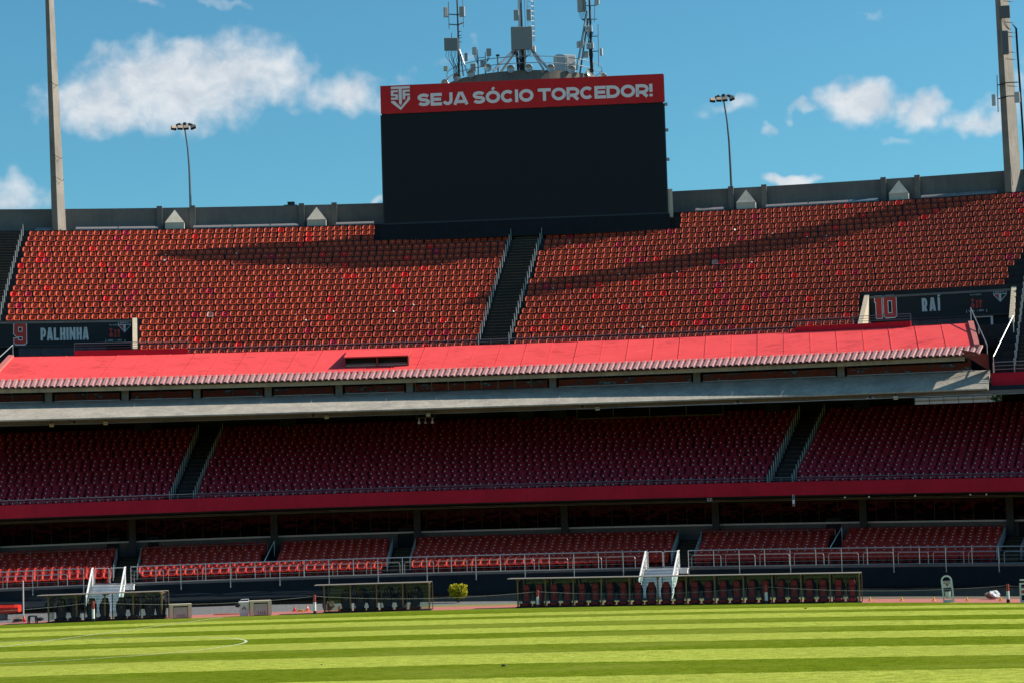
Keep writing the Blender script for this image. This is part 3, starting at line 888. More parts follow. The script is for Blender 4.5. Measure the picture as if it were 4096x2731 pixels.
# maroon end plate of the roof
EP = MB()
pts = [P(0.2875, 136.6, 13.72), P(0.3000, 137.4, 13.44), P(0.3000, 137.4, 12.36), P(0.2990, 138.4, 12.62), P(0.2900, 137.2, 13.36)]
EP.add([Vector(p) for p in pts] + [Vector(p) + Vector((0, 0.06, 0)) for p in pts], [(0, 1, 2, 3, 4), (9, 8, 7, 6, 5)] + [(i, (i + 1) % 5, (i + 1) % 5 + 5, i + 5) for i in range(5)])
EP.build('end_plate', MAROON, RF)
# red upstand and dark rail at the foot of the upper tier
part('upper_upstand', [(143.32, 15.4), (143.32, 15.79), (143.5, 15.79), (143.5, 15.4)], REDWALL, -0.179, 0.289)
part('red_step_wall', [(143.25, 15.55), (143.25, 16.09), (143.55, 16.09), (143.55, 15.55)], REDWALL, -0.149, -0.094)
part('red_step_wall', [(143.25, 15.55), (143.25, 16.09), (143.55, 16.09), (143.55, 15.55)], REDWALL, 0.2045, 0.2600)
def simple_rail(name, label, segs, s, z0, z1, step, material, r=0.022, mids=1, cat='railing', group=None, postx=0.0):
    t = thing(name, label, cat, group=group)
    for (a, b, za, zb) in segs:
        n = max(1, int(abs(b - a) * (s - YC) / step))
        for q in range(n + 1):
            uu = a + (b - a) * q / n
            MB().tube([P(uu, s, za - postx), P(uu, s, zb)], r, 5).build('post', material, t)
        nseg = max(2, n * 2)
        for j in range(mids + 1):
            zz = zb - (zb - za) * j / (mids + 1)
            MB().tube([P(a + (b - a) * q / nseg, s, zz) for q in range(nseg + 1)], r if j == 0 else r * 0.7, 5).build('rail', material, t)
    return t
simple_rail('edge_railing', 'thin dark handrail along the front edge of the upper tier', [(-0.094, 0.2045, 15.79, 16.12)], 143.4, 0, 0, 2.6, BLUEMETAL)
simple_rail('edge_railing', 'dark three-bar railing on the red wall below the left exit board', [(-0.149, -0.094, 16.09, 16.55)], 143.4, 0, 0, 2.4, BLUEMETAL, mids=2)
simple_rail('edge_railing', 'dark three-bar railing on the red wall below the right exit board', [(0.2045, 0.2600, 16.09, 16.55)], 143.4, 0, 0, 2.4, BLUEMETAL, mids=2)
simple_rail('edge_railing', 'blue-grey handrail along the top of the dark red band', [(-0.2, 0.33, 6.45, 6.72)], 134.3, 0, 0, 1.55, BLUEMETAL)
simple_rail('edge_railing', 'steel rail above the short red wall at the right end of the upper tier', [(0.3015, 0.335, 12.40, 13.0)], 137.75, 0, 0, 1.5, GALV, mids=2)

# ------------------------------------------------------------------ seats
def bucket_seat(scale=1.0, zoff=0.0, frame=False):
    """moulded bucket seat: lip, pan, wrapped back with a turned-out rim; front lip at y = 0, returns verts, faces, material slots"""
    ws = [-1.12, -1.0, -0.78, -0.45, 0.0, 0.45, 0.78, 1.0, 1.12]
    #       centre (y, z)   side (y, z)   half width
    rows = [(-0.02, -0.055, -0.015, -0.05, 0.185), (0.0, 0.0, 0.0, 0.012, 0.195), (0.17, -0.012, 0.09, 0.055, 0.20), (0.33, 0.012, 0.16, 0.12, 0.20),
            (0.382, 0.10, 0.205, 0.18, 0.197), (0.385, 0.215, 0.245, 0.235, 0.188), (0.384, 0.285, 0.295, 0.288, 0.160), (0.380, 0.318, 0.345, 0.316, 0.115), (0.412, 0.312, 0.385, 0.308, 0.12)]
    V, F = [], []
    for (yc, zc, ys, zs, hw) in rows:
        for w in ws:
            a = min(1, abs(w)); k = a ** 2.6
            x = hw * (a if w > 0 else -a)
            y = yc * (1 - k) + ys * k; z = zc * (1 - k) + zs * k
            if abs(w) > 1: x += 0.018 * (1 if w > 0 else -1); y += 0.035; z -= 0.004
            V.append((x * scale, y * scale, z * scale + zoff))
    n = len(ws)
    for i in range(len(rows) - 1):
        for j in range(n - 1): F.append((i * n + j, i * n + j + 1, (i + 1) * n + j + 1, (i + 1) * n + j))
    M = [0] * len(F)
    if frame:
        o = len(V)
        for (lo, hi) in (((-0.20, 0.12, zoff - 0.13), (0.20, 0.17, zoff - 0.07)), ((-0.20, 0.05, 0.10), (0.20, 0.09, 0.14)), ((-0.03, 0.12, 0.0), (0.03, 0.17, zoff - 0.05))):
            o = len(V); a, b, c = lo; d, e, f = hi
            V += [(a, b, c), (d, b, c), (d, e, c), (a, e, c), (a, b, f), (d, b, f), (d, e, f), (a, e, f)]
            q = [(0, 3, 2, 1), (4, 5, 6, 7), (0, 1, 5, 4), (1, 2, 6, 5), (2, 3, 7, 6), (3, 0, 4, 7)]
            F += [tuple(i + o for i in g) for g in q]; M += [0] * 6
    return np.array(V), F, M


def plate(cx, cy, cz, w, h, lean=0.09):
    """small oval number plate standing on a seat back"""
    pts = [(math.cos(a), math.sin(a)) for a in np.linspace(0, 2 * math.pi, 9)[:-1]]
    return np.array([(cx + w * 0.5 * a * (1 if abs(a) > .3 else 1), cy + b * h * 0.5 * lean, cz + b * h * 0.5) for a, b in pts]), [tuple(range(8))]


def fold_seat():
    """folding seat: rounded back panel and the tipped-up pan in front of it"""
    V, F = [], []
    def slab(outline, y0, y1):
        o = len(V); n = len(outline)
        V.extend((x, y0, z) for x, z in outline); V.extend((x * 0.97, y1, z) for x, z in outline)
        F.append(tuple(o + i for i in range(n)))
        F.extend((o + i, o + i + n, o + (i + 1) % n + n, o + (i + 1) % n) for i in range(n))
    slab([(-0.19, 0.25), (0.19, 0.25), (0.205, 0.66), (0.185, 0.72), (0.14, 0.745), (-0.14, 0.745), (-0.185, 0.72), (-0.205, 0.66)], 0.40, 0.45)
    slab([(-0.20, 0.28), (0.20, 0.28), (0.215, 0.52), (0.195, 0.585), (0.16, 0.60), (-0.16, 0.60), (-0.195, 0.585), (-0.215, 0.52)], 0.24, 0.30)
    slab([(-0.235, 0.0), (-0.22, 0.0), (-0.22, 0.55), (-0.235, 0.55)], 0.26, 0.42)
    return np.array(V), F, [0] * len(F)


def seat_mesh(name, tpl, mats):
    V, F, M = tpl
    me = bpy.data.meshes.new(name); me.from_pydata([tuple(v) for v in V], [], F)
    for m in mats: me.materials.append(m)
    me.polygons.foreach_set('use_smooth', [True] * len(F)); me.update()
    return me


class Mass:
    """many alike seats joined into one mesh"""
    def __init__(s): s.V = []; s.F = []; s.M = []; s.T = []; s.n = 0
    def add(s, tpl, loc, rz, mi, tint):
        V, F = tpl[0], tpl[1]
        c, q = math.cos(rz), math.sin(rz)
        R = np.array([[c, -q, 0], [q, c, 0], [0, 0, 1]])
        s.V.append(V @ R.T + np.array(loc))
        s.F += [tuple(i + s.n for i in f) for f in F]
        s.M += [mi] * len(F); s.T += [tint] * len(F); s.n += len(V)
    def build(s, name, mats, label, cat):
        me = bpy.data.meshes.new(name)
        me.from_pydata(np.concatenate(s.V).tolist(), [], s.F)
        for m in mats: me.materials.append(m)
        me.polygons.foreach_set('material_index', s.M)
        me.polygons.foreach_set('use_smooth', [True] * len(s.F))
        at = me.attributes.new('tint', 'FLOAT', 'FACE'); at.data.foreach_set('value', s.T)
        me.update()
        return link(name, me, None, label, cat, None, 'stuff')


ORD = ['front', 'second', 'third', 'fourth', 'fifth', 'sixth']


def blocks_fill(blocks, s, pitch):
    """angles of the seats in a row, with block number, place in the block and block size"""
    out = []
    r = s - YC
    for k, (a, b) in enumerate(blocks):
        n = int((b - a) * r / pitch)
        slack = (b - a) - n * pitch / r
        for q in range(n): out.append((a + slack / 2 + (q + 0.5) * pitch / r, k, q, n))
    return out


ONES = ['', 'first', 'second', 'third', 'fourth', 'fifth', 'sixth', 'seventh', 'eighth', 'ninth', 'tenth', 'eleventh', 'twelfth', 'thirteenth', 'fourteenth', 'fifteenth', 'sixteenth', 'seventeenth', 'eighteenth', 'nineteenth']
TENS = ['', '', 'twenty', 'thirty', 'forty', 'fifty', 'sixty', 'seventy', 'eighty']


def nth(n):
    if n < 20: return ONES[n]
    t, o = divmod(n, 10)
    return TENS[t][:-1] + 'ieth' if o == 0 else TENS[t] + '-' + ONES[o]


def beside(anchors, k, q, n):
    """place of a seat counted from the nearer end of its block; anchors are the things between the blocks"""
    left = anchors[k - 1] if k > 0 else None
    right = anchors[k] if k < len(anchors) else None
    if left is None or (right is not None and n - 1 - q < q): return '%s left of %s' % (nth(n - q), right)
    return '%s right of %s' % (nth(q + 1), left)


def aisle_c(s): return 0.0495 + (s - 144) * 0.00078
AW = 0.0139
T_UP = bucket_seat(1.0, 0.06)
T_LOW = bucket_seat(1.16, 0.40, True)
T_FOLD = fold_seat()
PL_UP = plate(0, 0.372, 0.235, 0.085, 0.032)
PL_LOW = plate(0, 0.430, 0.655, 0.10, 0.04)
PL_FOLD = (np.array([(-0.075 + 0.034 * math.cos(a), 0.232, 0.545 + 0.034 * math.sin(a)) for a in np.linspace(0, 2 * math.pi, 9)[:-1]]), [tuple(range(8))])


def stand_seats(tier, rows, s0, ds, z0, dz, blocks_of, tpl, pl, pitch, shell_mats, names, row_label, limit, lipoff, weights, anchors_of):
    """front rows as single seats, the rest as one mass"""
    shells = [seat_mesh(names[0], tpl, [m]) for m in shell_mats]
    pmesh = seat_mesh('number_plate', (pl[0], pl[1], [0]), [PLATE])
    spots = []
    for i in range(rows):
        s, z = s0 + ds * i + lipoff, z0 + dz * i
        for (uu, bk, bq, bn_) in blocks_fill(blocks_of(i, s0 + ds * i), s, pitch):
            spots.append((i, uu + random.gauss(0, 0.00012), s + random.gauss(0, 0.006), z, bk, bq, bn_))
    inview = [q for q in spots if -0.192 < q[1] < 0.312]
    single = set(id(q) for q in inview[:limit])
    mass, pmass = Mass(), Mass()
    for q in spots:
        i, uu, s, z, bk, bq, bn_ = q
        k = random.choices(range(len(shell_mats)), weights)[0]
        loc = P(uu, s, z)
        rz = -uu + random.gauss(0, 0.012)
        has = random.random() < 0.93
        if id(q) in single:
            o = link(names[0], shells[k])
            o.location = loc; o.rotation_euler = (0, 0, rz)
            tag(o, row_label(i, k) + ', ' + beside(anchors_of(i), bk, bq, bn_), 'seat', '%s, %s row%s' % (tier, ORD[i], ['', ', bright red', ', crimson', ', bleached'][k]))
            if has: link('number_plate', pmesh, o)
        else:
            mass.add(tpl, loc, rz, k, random.random())
            if has: mass.add((pl[0], pl[1]), loc, rz, len(shell_mats), 0.0)
    mass.build(names[1], list(shell_mats) + [PLATE], names[2], 'seats')
    return spots


def up_blocks(i, s):
    b = []
    a0, a1 = aisle_c(s) - 0.0012, aisle_c(s) + AW + 0.0012
    left, right = -0.1848 + max(0, i - 6) * 0.00055, 0.3030 + max(0, i - 8) * 0.0022
    if i < 6: left, right = PORT9[1] + 0.0035, PORT10[0] - 0.0035
    if i >= 19: return [(left, -0.0062), (0.1405, right)]
    return [(left, a0), (a1, right)]


KN = ['orange-red', 'bright red replacement', 'crimson replacement', 'bleached pale pink']
stand_seats('upper tier seats', UP_R, UP_S0, UP_DS, UP_Z0, UP_DZ, up_blocks, T_UP, PL_UP, 0.502, [S_ORANGE, S_RED, S_CRIM, S_PINK],
            ('stadium_seat', 'upper_tier_seats', 'rows of sunlit faded orange-red bucket seats filling the upper tier'),
            lambda i, k: '%s upper tier seat, %s row' % (KN[k], ORD[i]), 300, 0.03, [95.5, 2.5, 1.8, 0.2], lambda i: ['the central stairs'])


def mid_aisle_l(s): return -0.1000 + (s - 135) * 0.00075
def mid_aisle_r(s): return 0.1945 + (s - 135) * 0.00068


def mid_blocks(i, s):
    al, ar = mid_aisle_l(s), mid_aisle_r(s)
    return [(-0.222, al - 0.001), (al + 0.0110, ar - 0.001), (ar + 0.0115, 0.335)]


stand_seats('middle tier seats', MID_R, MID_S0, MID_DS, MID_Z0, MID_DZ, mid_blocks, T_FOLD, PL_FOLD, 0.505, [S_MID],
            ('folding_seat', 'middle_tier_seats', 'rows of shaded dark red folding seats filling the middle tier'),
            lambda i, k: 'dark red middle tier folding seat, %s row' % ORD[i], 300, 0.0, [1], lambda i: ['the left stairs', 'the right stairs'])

LOW_AISLES = [(-0.1275, -0.1170), (-0.0545, -0.0500), (0.0070, 0.0172), (0.1475, 0.1578), (0.2235, 0.2275), (0.3035, 0.3135)]


def low_blocks(i, s):
    b, a = [], -0.222
    for (p, q) in LOW_AISLES:
        if (p in (-0.0545, 0.2235)) and i < 2: continue
        b.append((a, p - 0.0006)); a = q + 0.0006
    b.append((a, 0.335))
    return b


stand_seats('lower tier seats', LOW_R, LOW_S0, LOW_DS, LOW_Z0, LOW_DZ, low_blocks, T_LOW, PL_LOW, 0.50, [S_LOW],
            ('lower_seat', 'lower_tier_seats', 'rows of shaded deep red bucket seats filling the lower tier'),
            lambda i, k: 'red lower tier seat, %s row' % ORD[i], 300, 0.05, [1], lambda i: [n_ for j, n_ in enumerate(['the left stairs', 'the left slanting handrail', 'the middle dugout stairs', 'the long dugout stairs', 'the right slanting handrail', 'the far right stairs']) if i >= 2 or j not in (1, 4)])

# ------------------------------------------------------------------ stairs between the seat blocks
def aisle_stair(name, label, u_of, w, rows, s0, ds, z0, dz, hoops=True, nosing=TREADY, hoop_h=0.85, hoop_m=GALV, both=(True, True), skip=()):
    st = thing(name, label, 'stairs')
    for i in rows:
        s, z = s0 + ds * i - 0.075, z0 + dz * i
        for h in (0, 1):
            a = s + h * ds / 2; top = z + 0.006 + h * dz / 2
            f0 = lambda q: u_of(q) + 0.0004
            f1 = lambda q: u_of(q) + w - 0.0004
            stp = MB().arc([(a - 0.01, top - dz / 2), (a - 0.01, top), (a + ds / 2, top), (a + ds / 2, top - dz / 2)], f0, f1, 1).build('step', CONC_D, st)
            if nosing: MB().arc([(a - 0.016, top - 0.025), (a - 0.016, top + 0.004), (a + 0.03, top + 0.004), (a + 0.03, top - 0.025)], lambda q: f0(q) + 0.0006, lambda q: f1(q) - 0.0006, 1).build('nosing', nosing, stp)
        if hoops:
            for side in (0, 1):
                if not both[side]: continue
                uu = (u_of(s) - 0.0006) if side == 0 else (u_of(s) + w + 0.0006)
                b = s + 0.12
                pts = [P(uu, b, z), P(uu, b, z + hoop_h - 0.1), P(uu, b + 0.04, z + hoop_h - 0.02), P(uu, b + 0.12, z + hoop_h), P(uu, b + 0.26, z + hoop_h), P(uu, b + 0.34, z + hoop_h - 0.02), P(uu, b + 0.38, z + hoop_h - 0.1), P(uu, b + 0.38, z)]
                MB().tube(pts, 0.024, 5).build('handrail_hoop', hoop_m, st)
    return st


aisle_stair('aisle_stairs', 'dark stairs with yellow nosings below the video screen in the upper tier', aisle_c, AW, range(0, 19), UP_S0, UP_DS, UP_Z0, UP_DZ)
aisle_stair('aisle_stairs', 'dark stairs beside the exit board at the far right edge', lambda s: 0.3115 + max(0, s - 150) * 0.0028, 0.020, range(-7, 14), UP_S0, UP_DS, UP_Z0, UP_DZ, both=(True, False))
aisle_stair('aisle_stairs', 'dark stairs with metal handrails at the far left edge of the upper tier', lambda s: -0.2062 + (s - 148.7) * 0.00069, 0.0195, range(6, 22), UP_S0, UP_DS, UP_Z0, UP_DZ, both=(False, True))
aisle_stair('aisle_stairs', 'shaded stairs in the left half of the middle tier', mid_aisle_l, 0.0105, range(0, 17), MID_S0, MID_DS, MID_Z0, MID_DZ, hoop_h=0.95, hoop_m=GALV)
aisle_stair('aisle_stairs', 'shaded stairs in the right half of the middle tier', mid_aisle_r, 0.0108, range(0, 17), MID_S0, MID_DS, MID_Z0, MID_DZ, hoop_h=0.95, hoop_m=GALV)
for (a, b), lb in zip([LOW_AISLES[0], LOW_AISLES[2], LOW_AISLES[3], LOW_AISLES[5]], ['lower tier stairs above the left white flight of steps', 'lower tier stairs above the middle dugout', 'lower tier stairs above the right white flight of steps', 'lower tier stairs near the right edge of the picture']):
    aisle_stair('aisle_stairs', lb, lambda s, a=a: a, b - a, range(1, 9), LOW_S0 - 0.17, LOW_DS, LOW_Z0, LOW_DZ, hoop_h=0.75)
# steps down to the parapet at the right end of the upper tier
for i in range(-7, 0):
    s, z = UP_S0 + UP_DS * i - 0.08, UP_Z0 + UP_DZ * i
    part('terrace_step', [(s, z - UP_DZ - 0.03), (s, z), (s + UP_DS + 0.02, z), (s + UP_DS + 0.02, z - UP_DZ - 0.03)], CONC_D, 0.3010, U1)
part('terrace_step', [(142.9, 14.2), (142.9, 15.25), (149.0, 15.25), (149.0, 14.2)], CONC_D, PORT10[0] + 0.03, 0.312)

# ------------------------------------------------------------------ exit courts with name boards
def crest(mb_parent, x, z, h, M, y=-0.02, k=1.0):
    """shield emblem: grey outline, lettered band, red and white fields"""
    w = h * 1.02
    def pr(nm, poly, y0, y1, m): link(nm, MB().prism([(x + a * w, z + b * h) for a, b in poly], y0, y1).mesh(nm, m), mb_parent, M=M)
    pr('shield_edge', [(-0.5, 1.0), (-0.5, 0.58), (0, 0.0), (0.5, 0.58), (0.5, 1.0)], y, y + 0.012, GREYBLUE)
    pr('shield_band', [(-0.45, 0.95), (-0.45, 0.68), (0.45, 0.68), (0.45, 0.95)], y - 0.004, y - 0.001, SIGNBLK)
    pr('shield_field', [(-0.43, 0.62), (-0.43, 0.58), (-0.09, 0.19), (-0.09, 0.62)], y - 0.004, y - 0.001, SIGNRED)
    pr('shield_field', [(0.43, 0.62), (0.43, 0.58), (0.09, 0.19), (0.09, 0.62)], y - 0.004, y - 0.001, SIGNBLK)
    write('SPFC', 0.17 * h, 0.2, {'default': 0.85}, 0.3, x - 0.36 * w, z + 0.73 * h, y - 0.008, y - 0.005, GREYBLUE, 'letter', mb_parent, M)


def numeral(digit, x, z, h, M, parent):
    """octagonal block numeral, red with a pale keyline"""
    w = h * 0.58; c = 0.16
    def oct_(g): return [(c, g), (1 - c, g), (1 - g, c * .6 + g * .5), (1 - g, 1 - c * .6 - g * .5), (1 - c, 1 - g), (c, 1 - g), (g, 1 - c * .6 - g * .5), (g, c * .6 + g * .5)]
    def pr(nm, poly, y0, y1, m, ww=w, xx=x): link(nm, MB().prism([(xx + a * ww, z + b * h) for a, b in poly], y0, y1).mesh(nm, m), parent, M=M)
    if digit == '1':
        pr('numeral_edge', [(0.12, 0), (0.95, 0), (0.95, 1), (0.0, 1), (0.0, 0.70), (0.12, 0.70)], -0.022, -0.01, WHITESIGN, w * 0.62)
        pr('numeral', [(0.20, 0.025), (0.87, 0.025), (0.87, 0.975), (0.08, 0.975), (0.08, 0.725), (0.20, 0.725)], -0.028, -0.024, SIGNRED, w * 0.62)
        return
    pr('numeral_edge', oct_(0.0), -0.022, -0.01, WHITESIGN)
    pr('numeral', oct_(0.045), -0.028, -0.024, SIGNRED)
    if digit == '0':
        pr('numeral_hole_edge', [(0.34, 0.22), (0.66, 0.22), (0.66, 0.76), (0.34, 0.76)], -0.034, -0.030, WHITESIGN)
        pr('numeral_hole', [(0.39, 0.25), (0.61, 0.25), (0.61, 0.73), (0.39, 0.73)], -0.040, -0.036, SIGNBLK)
    if digit == '9':
        pr('numeral_hole_edge', [(0.36, 0.58), (0.66, 0.58), (0.66, 0.78), (0.36, 0.78)], -0.034, -0.030, WHITESIGN)
        pr('numeral_hole', [(0.40, 0.605), (0.62, 0.605), (0.62, 0.755), (0.40, 0.755)], -0.040, -0.036, SIGNBLK)
        pr('numeral_hole_edge', [(-0.02, 0.30), (0.36, 0.30), (0.36, 0.21), (0.66, 0.21), (0.66, 0.37), (0.22, 0.37), (-0.02, 0.53)], -0.034, -0.030, WHITESIGN)
        pr('numeral_hole', [(-0.06, 0.325), (0.41, 0.325), (0.41, 0.235), (0.62, 0.235), (0.62, 0.345), (0.20, 0.345), (-0.06, 0.52)], -0.040, -0.036, SIGNBLK)


def trophies(x, z, h, M, parent):
    def cup(cx, prof):
        poly = [(cx + r, z + q * h) for r, q in prof] + [(cx - r, z + q * h) for r, q in reversed(prof)]
        link('trophy_print', MB().prism(poly, -0.024, -0.012).mesh('trophy_print', SIGNRED), parent, M=M)
    g = h
    cup(x, [(0.20 * g, 0), (0.20 * g, 0.38), (0.10 * g, 0.50), (0.05 * g, 0.60), (0.06 * g, 0.78), (0.19 * g, 0.88), (0.17 * g, 0.96), (0.03 * g, 1.08)])
    cup(x + 0.50 * g, [(0.15 * g, 0), (0.15 * g, 0.12), (0.07 * g, 0.40), (0.07 * g, 0.55), (0.14 * g, 0.86)])
    cup(x + 0.90 * g, [(0.13 * g, 0), (0.13 * g, 0.10), (0.06 * g, 0.16), (0.11 * g, 0.48), (0.16 * g, 0.62), (0.16 * g, 0.82), (0.08 * g, 0.90)])


def kana(x, z, h, M, parent):
    """small line of foreign lettering above the trophies"""
    marks = [[[(0, .7), (1, .7)], [(.3, 1), (.3, .4)], [(.75, 1), (.75, .5), (.4, 0)]], [[(0, .8), (.3, .65)], [(0, .05), (.5, .2), (.9, .8)]],
             [[(.4, .9), (.05, .1)], [(.6, .9), (1, .1)]], [[(.5, 1), (.5, .8)], [(.1, .5), (.1, .78), (.9, .78), (.8, .3), (.35, 0)]],
             [[(.1, .1), (.1, .8), (.9, .8), (.9, .1), (.1, .1)]]]
    cx = x
    for mk in marks:
        mb = MB()
        for st in mk: ribbon(mb, [(cx + a * h * 0.9, z + b * h) for a, b in st], 0.13 * h, -0.022, -0.012)
        link('letter', mb.mesh('letter', GREYBLUE), parent, M=M); cx += 1.12 * h
    write('FC', h, 0.14, {'default': 0.6}, 0.25, cx, z, -0.022, -0.012, GREYBLUE, 'letter', parent, M)


def board_frame(u, s, z):
    p = P(u, s, z)
    return Matrix.Translation(p) @ Matrix.Rotation(-u, 4, 'Z')


def exit_court(u0, u1, number, name, label, side_l, side_r):
    sb = 148.43; zb = 18.57; width = (u1 - u0) * (sb - YC)
    M = board_frame((u0 + u1) / 2, sb, 0)
    T = thing('exit_board', label, 'sign')
    T.matrix_world = M
    I = Matrix()
    hw = width / 2
    MB().box((-hw, 0, 17.02), (hw, 0.12, zb - 0.12)).build('board', SIGNBLK, T)
    MB().box((-hw, -0.03, zb - 0.12), (hw, 0.45, zb + 0.02)).build('top_beam', CONC_G, T)
    MB().box((-hw, 0.0, 16.94), (hw, 0.2, 17.015)).build('lower_edge', DKMETAL, T)
    C = thing('exit_court', 'sunken exit passage with sloping concrete side walls around ' + ('the left board' if number == '9' else 'the right board'), 'passage')
    C.matrix_world = M
    MB().box((-hw, 0.25, 15.1), (hw, 0.45, 17.0)).build('dark_recess', NAVY, C)
    fl = MB(); fl.box((-hw, -4.9, 15.15), (hw, 0.4, 15.27)); fl.build('floor', CONC_D, C)
    pm = mat('weathered_metal_panel', (0.075, 0.070, 0.090), 0.6, 0.2, 0.45, 2.5)
    for sgn, on in ((-1, side_l), (1, side_r)):
        if not on: continue
        x = hw * sgn
        # side wall: a solid cheek following the rake of the rows
        prof = [(-4.55, 15.2), (-4.55, 16.35), (0.12, zb + 0.16), (0.12, 15.2)]
        mb = MB()
        x0, x1 = (x - 0.30, x) if sgn < 0 else (x, x + 0.30)
        mb.add([(x0, y, z) for y, z in prof] + [(x1, y, z) for y, z in prof], [(0, 1, 2, 3), (7, 6, 5, 4)] + [(i, i + 4, (i + 1) % 4 + 4, (i + 1) % 4) for i in range(4)])
        mb.build('side_wall', CONC_B, C)
    return T, C, M, hw, pm


# board of the left court
T9, C9, M9, hw9, pm = exit_court(PORT9[0], PORT9[1], '9', '', 'black board with a red block numeral nine and pale name, left exit', False, True)
I = Matrix()
xl = hw9 - 8.30                                   # visible left end of the print
numeral('9', xl + 0.62, 17.05, 1.50, I, T9)
cond = {'default': 0.42, 'I': 0.17, 'A': 0.46, 'N': 0.47}
write('PALHINHA', 0.82, 0.17, cond, 0.075, xl + 2.36, 17.33, -0.024, -0.012, GREYBLUE, 'letter', T9, I)
trophies(xl + 7.02 - 0.12, 17.48, 0.55, I, T9); kana(xl + 6.78, 18.22, 0.10, I, T9)
write('SAIDA', 0.10, 0.17, {'default': 0.55, 'I': 0.17}, 0.28, xl + 6.68, 17.22, -0.022, -0.012, WHITESIGN, 'letter', T9, I)
write('EXIT', 0.10, 0.17, {'default': 0.55, 'I': 0.17}, 0.28, xl + 7.32, 17.22, -0.022, -0.012, WHITESIGN, 'letter', T9, I)
write('|', 0.11, 0.12, {'default': 0.12}, 0.2, xl + 7.20, 17.22, -0.022, -0.012, WHITESIGN, 'letter', T9, I)
for dx in (6.52, 7.76): write('v', 0.16, 0.1, {'default': 0.3}, 0.2, xl + dx, 17.18, -0.022, -0.012, WHITESIGN, 'arrow', T9, I)
crest(T9, hw9 - 0.52, 17.76, 0.80, I)
for q in range(4): MB().box((xl + 0.93 + q * 1.42, 0.13, 15.95), (xl + 0.93 + (q + 1) * 1.42 - 0.03, 0.2, 16.93)).build('metal_panel', pm, C9)

T10, C10, M10, hw10, pm = exit_court(PORT10[0], PORT10[1], '10', '', 'black board with a red block number ten and short pale name, right exit', True, True)
xl = -hw10
numeral('1', xl + 0.32, 17.10, 1.50, I, T10); numeral('0', xl + 0.88, 17.10, 1.50, I, T10)
write('RAÍ', 0.85, 0.17, {'default': 0.40, 'I': 0.17, 'A': 0.46}, 0.16, xl + 3.35, 17.42, -0.024, -0.012, GREYBLUE, 'letter', T10, I)
trophies(xl + 6.55, 17.48, 0.55, I, T10); kana(xl + 6.40, 18.26, 0.10, I, T10)
write('SAIDA', 0.10, 0.17, {'default': 0.55, 'I': 0.17}, 0.28, xl + 6.28, 17.24, -0.022, -0.012, WHITESIGN, 'letter', T10, I)
write('EXIT', 0.10, 0.17, {'default': 0.55, 'I': 0.17}, 0.28, xl + 6.94, 17.24, -0.022, -0.012, WHITESIGN, 'letter', T10, I)
write('|', 0.11, 0.12, {'default': 0.12}, 0.2, xl + 6.81, 17.24, -0.022, -0.012, WHITESIGN, 'letter', T10, I)
for dx in (6.12, 7.38): write('v', 0.16, 0.1, {'default': 0.3}, 0.2, xl + dx, 17.20, -0.022, -0.012, WHITESIGN, 'arrow', T10, I)
crest(T10, xl + 8.28, 17.76, 0.80, I)
for q in range(5): MB().box((xl + 1.0 + q * 1.08, 0.13, 15.95), (xl + 1.0 + (q + 1) * 1.08 - 0.03, 0.2, 16.93)).build('metal_panel', pm, C10)
MB().box((xl + 7.62, 0.10, 15.3), (xl + 7.76, 0.22, 16.93)).build('door_jamb', WHITE, C10)
MB().box((xl + 6.55, 0.10, 16.86), (xl + 7.62, 0.22, 16.93)).build('door_head', WHITE, C10)
# slanting hand rails at the court ends
def bar_rail(name, label, pts, r, m, posts=()):
    t = thing(name, label, 'railing')
    MB().tube(pts, r, 6).build('rail', m, t)
    for a, b in posts: MB().tube([a, b], r * 0.8, 5).build('post', m, t)
    return t
a, b = P(0.2880, 143.9, 16.75), P(0.2985, 138.6, 14.05)
bar_rail('slanted_rail', 'grey rail slanting down past the right end of the red roof', [a, b], 0.035, GALV, [(a, a - Vector((0, 0, 0.9))), (b, b - Vector((0, 0, 0.7))), ((a + b) / 2, (a + b) / 2 - Vector((0, 0, 0.5)))])
a, b = P(0.3085, 142.6, 16.0), P(0.3015, 138.2, 13.35)
bar_rail('slanted_rail', 'bright steel double handrail beside the stairs at the right edge', [a, b], 0.035, STEEL, [(a, a - Vector((0, 0, 1.0))), (b, b - Vector((0, 0, 0.95)))])
a, b = P(-0.1785, 143.6, 16.55), P(-0.1885, 139.5, 14.9)
bar_rail('slanted_rail', 'thin grey rail slanting down at the left end of the red roof', [a, b], 0.03, GALV, [(a, a - Vector((0, 0, 0.7)))])

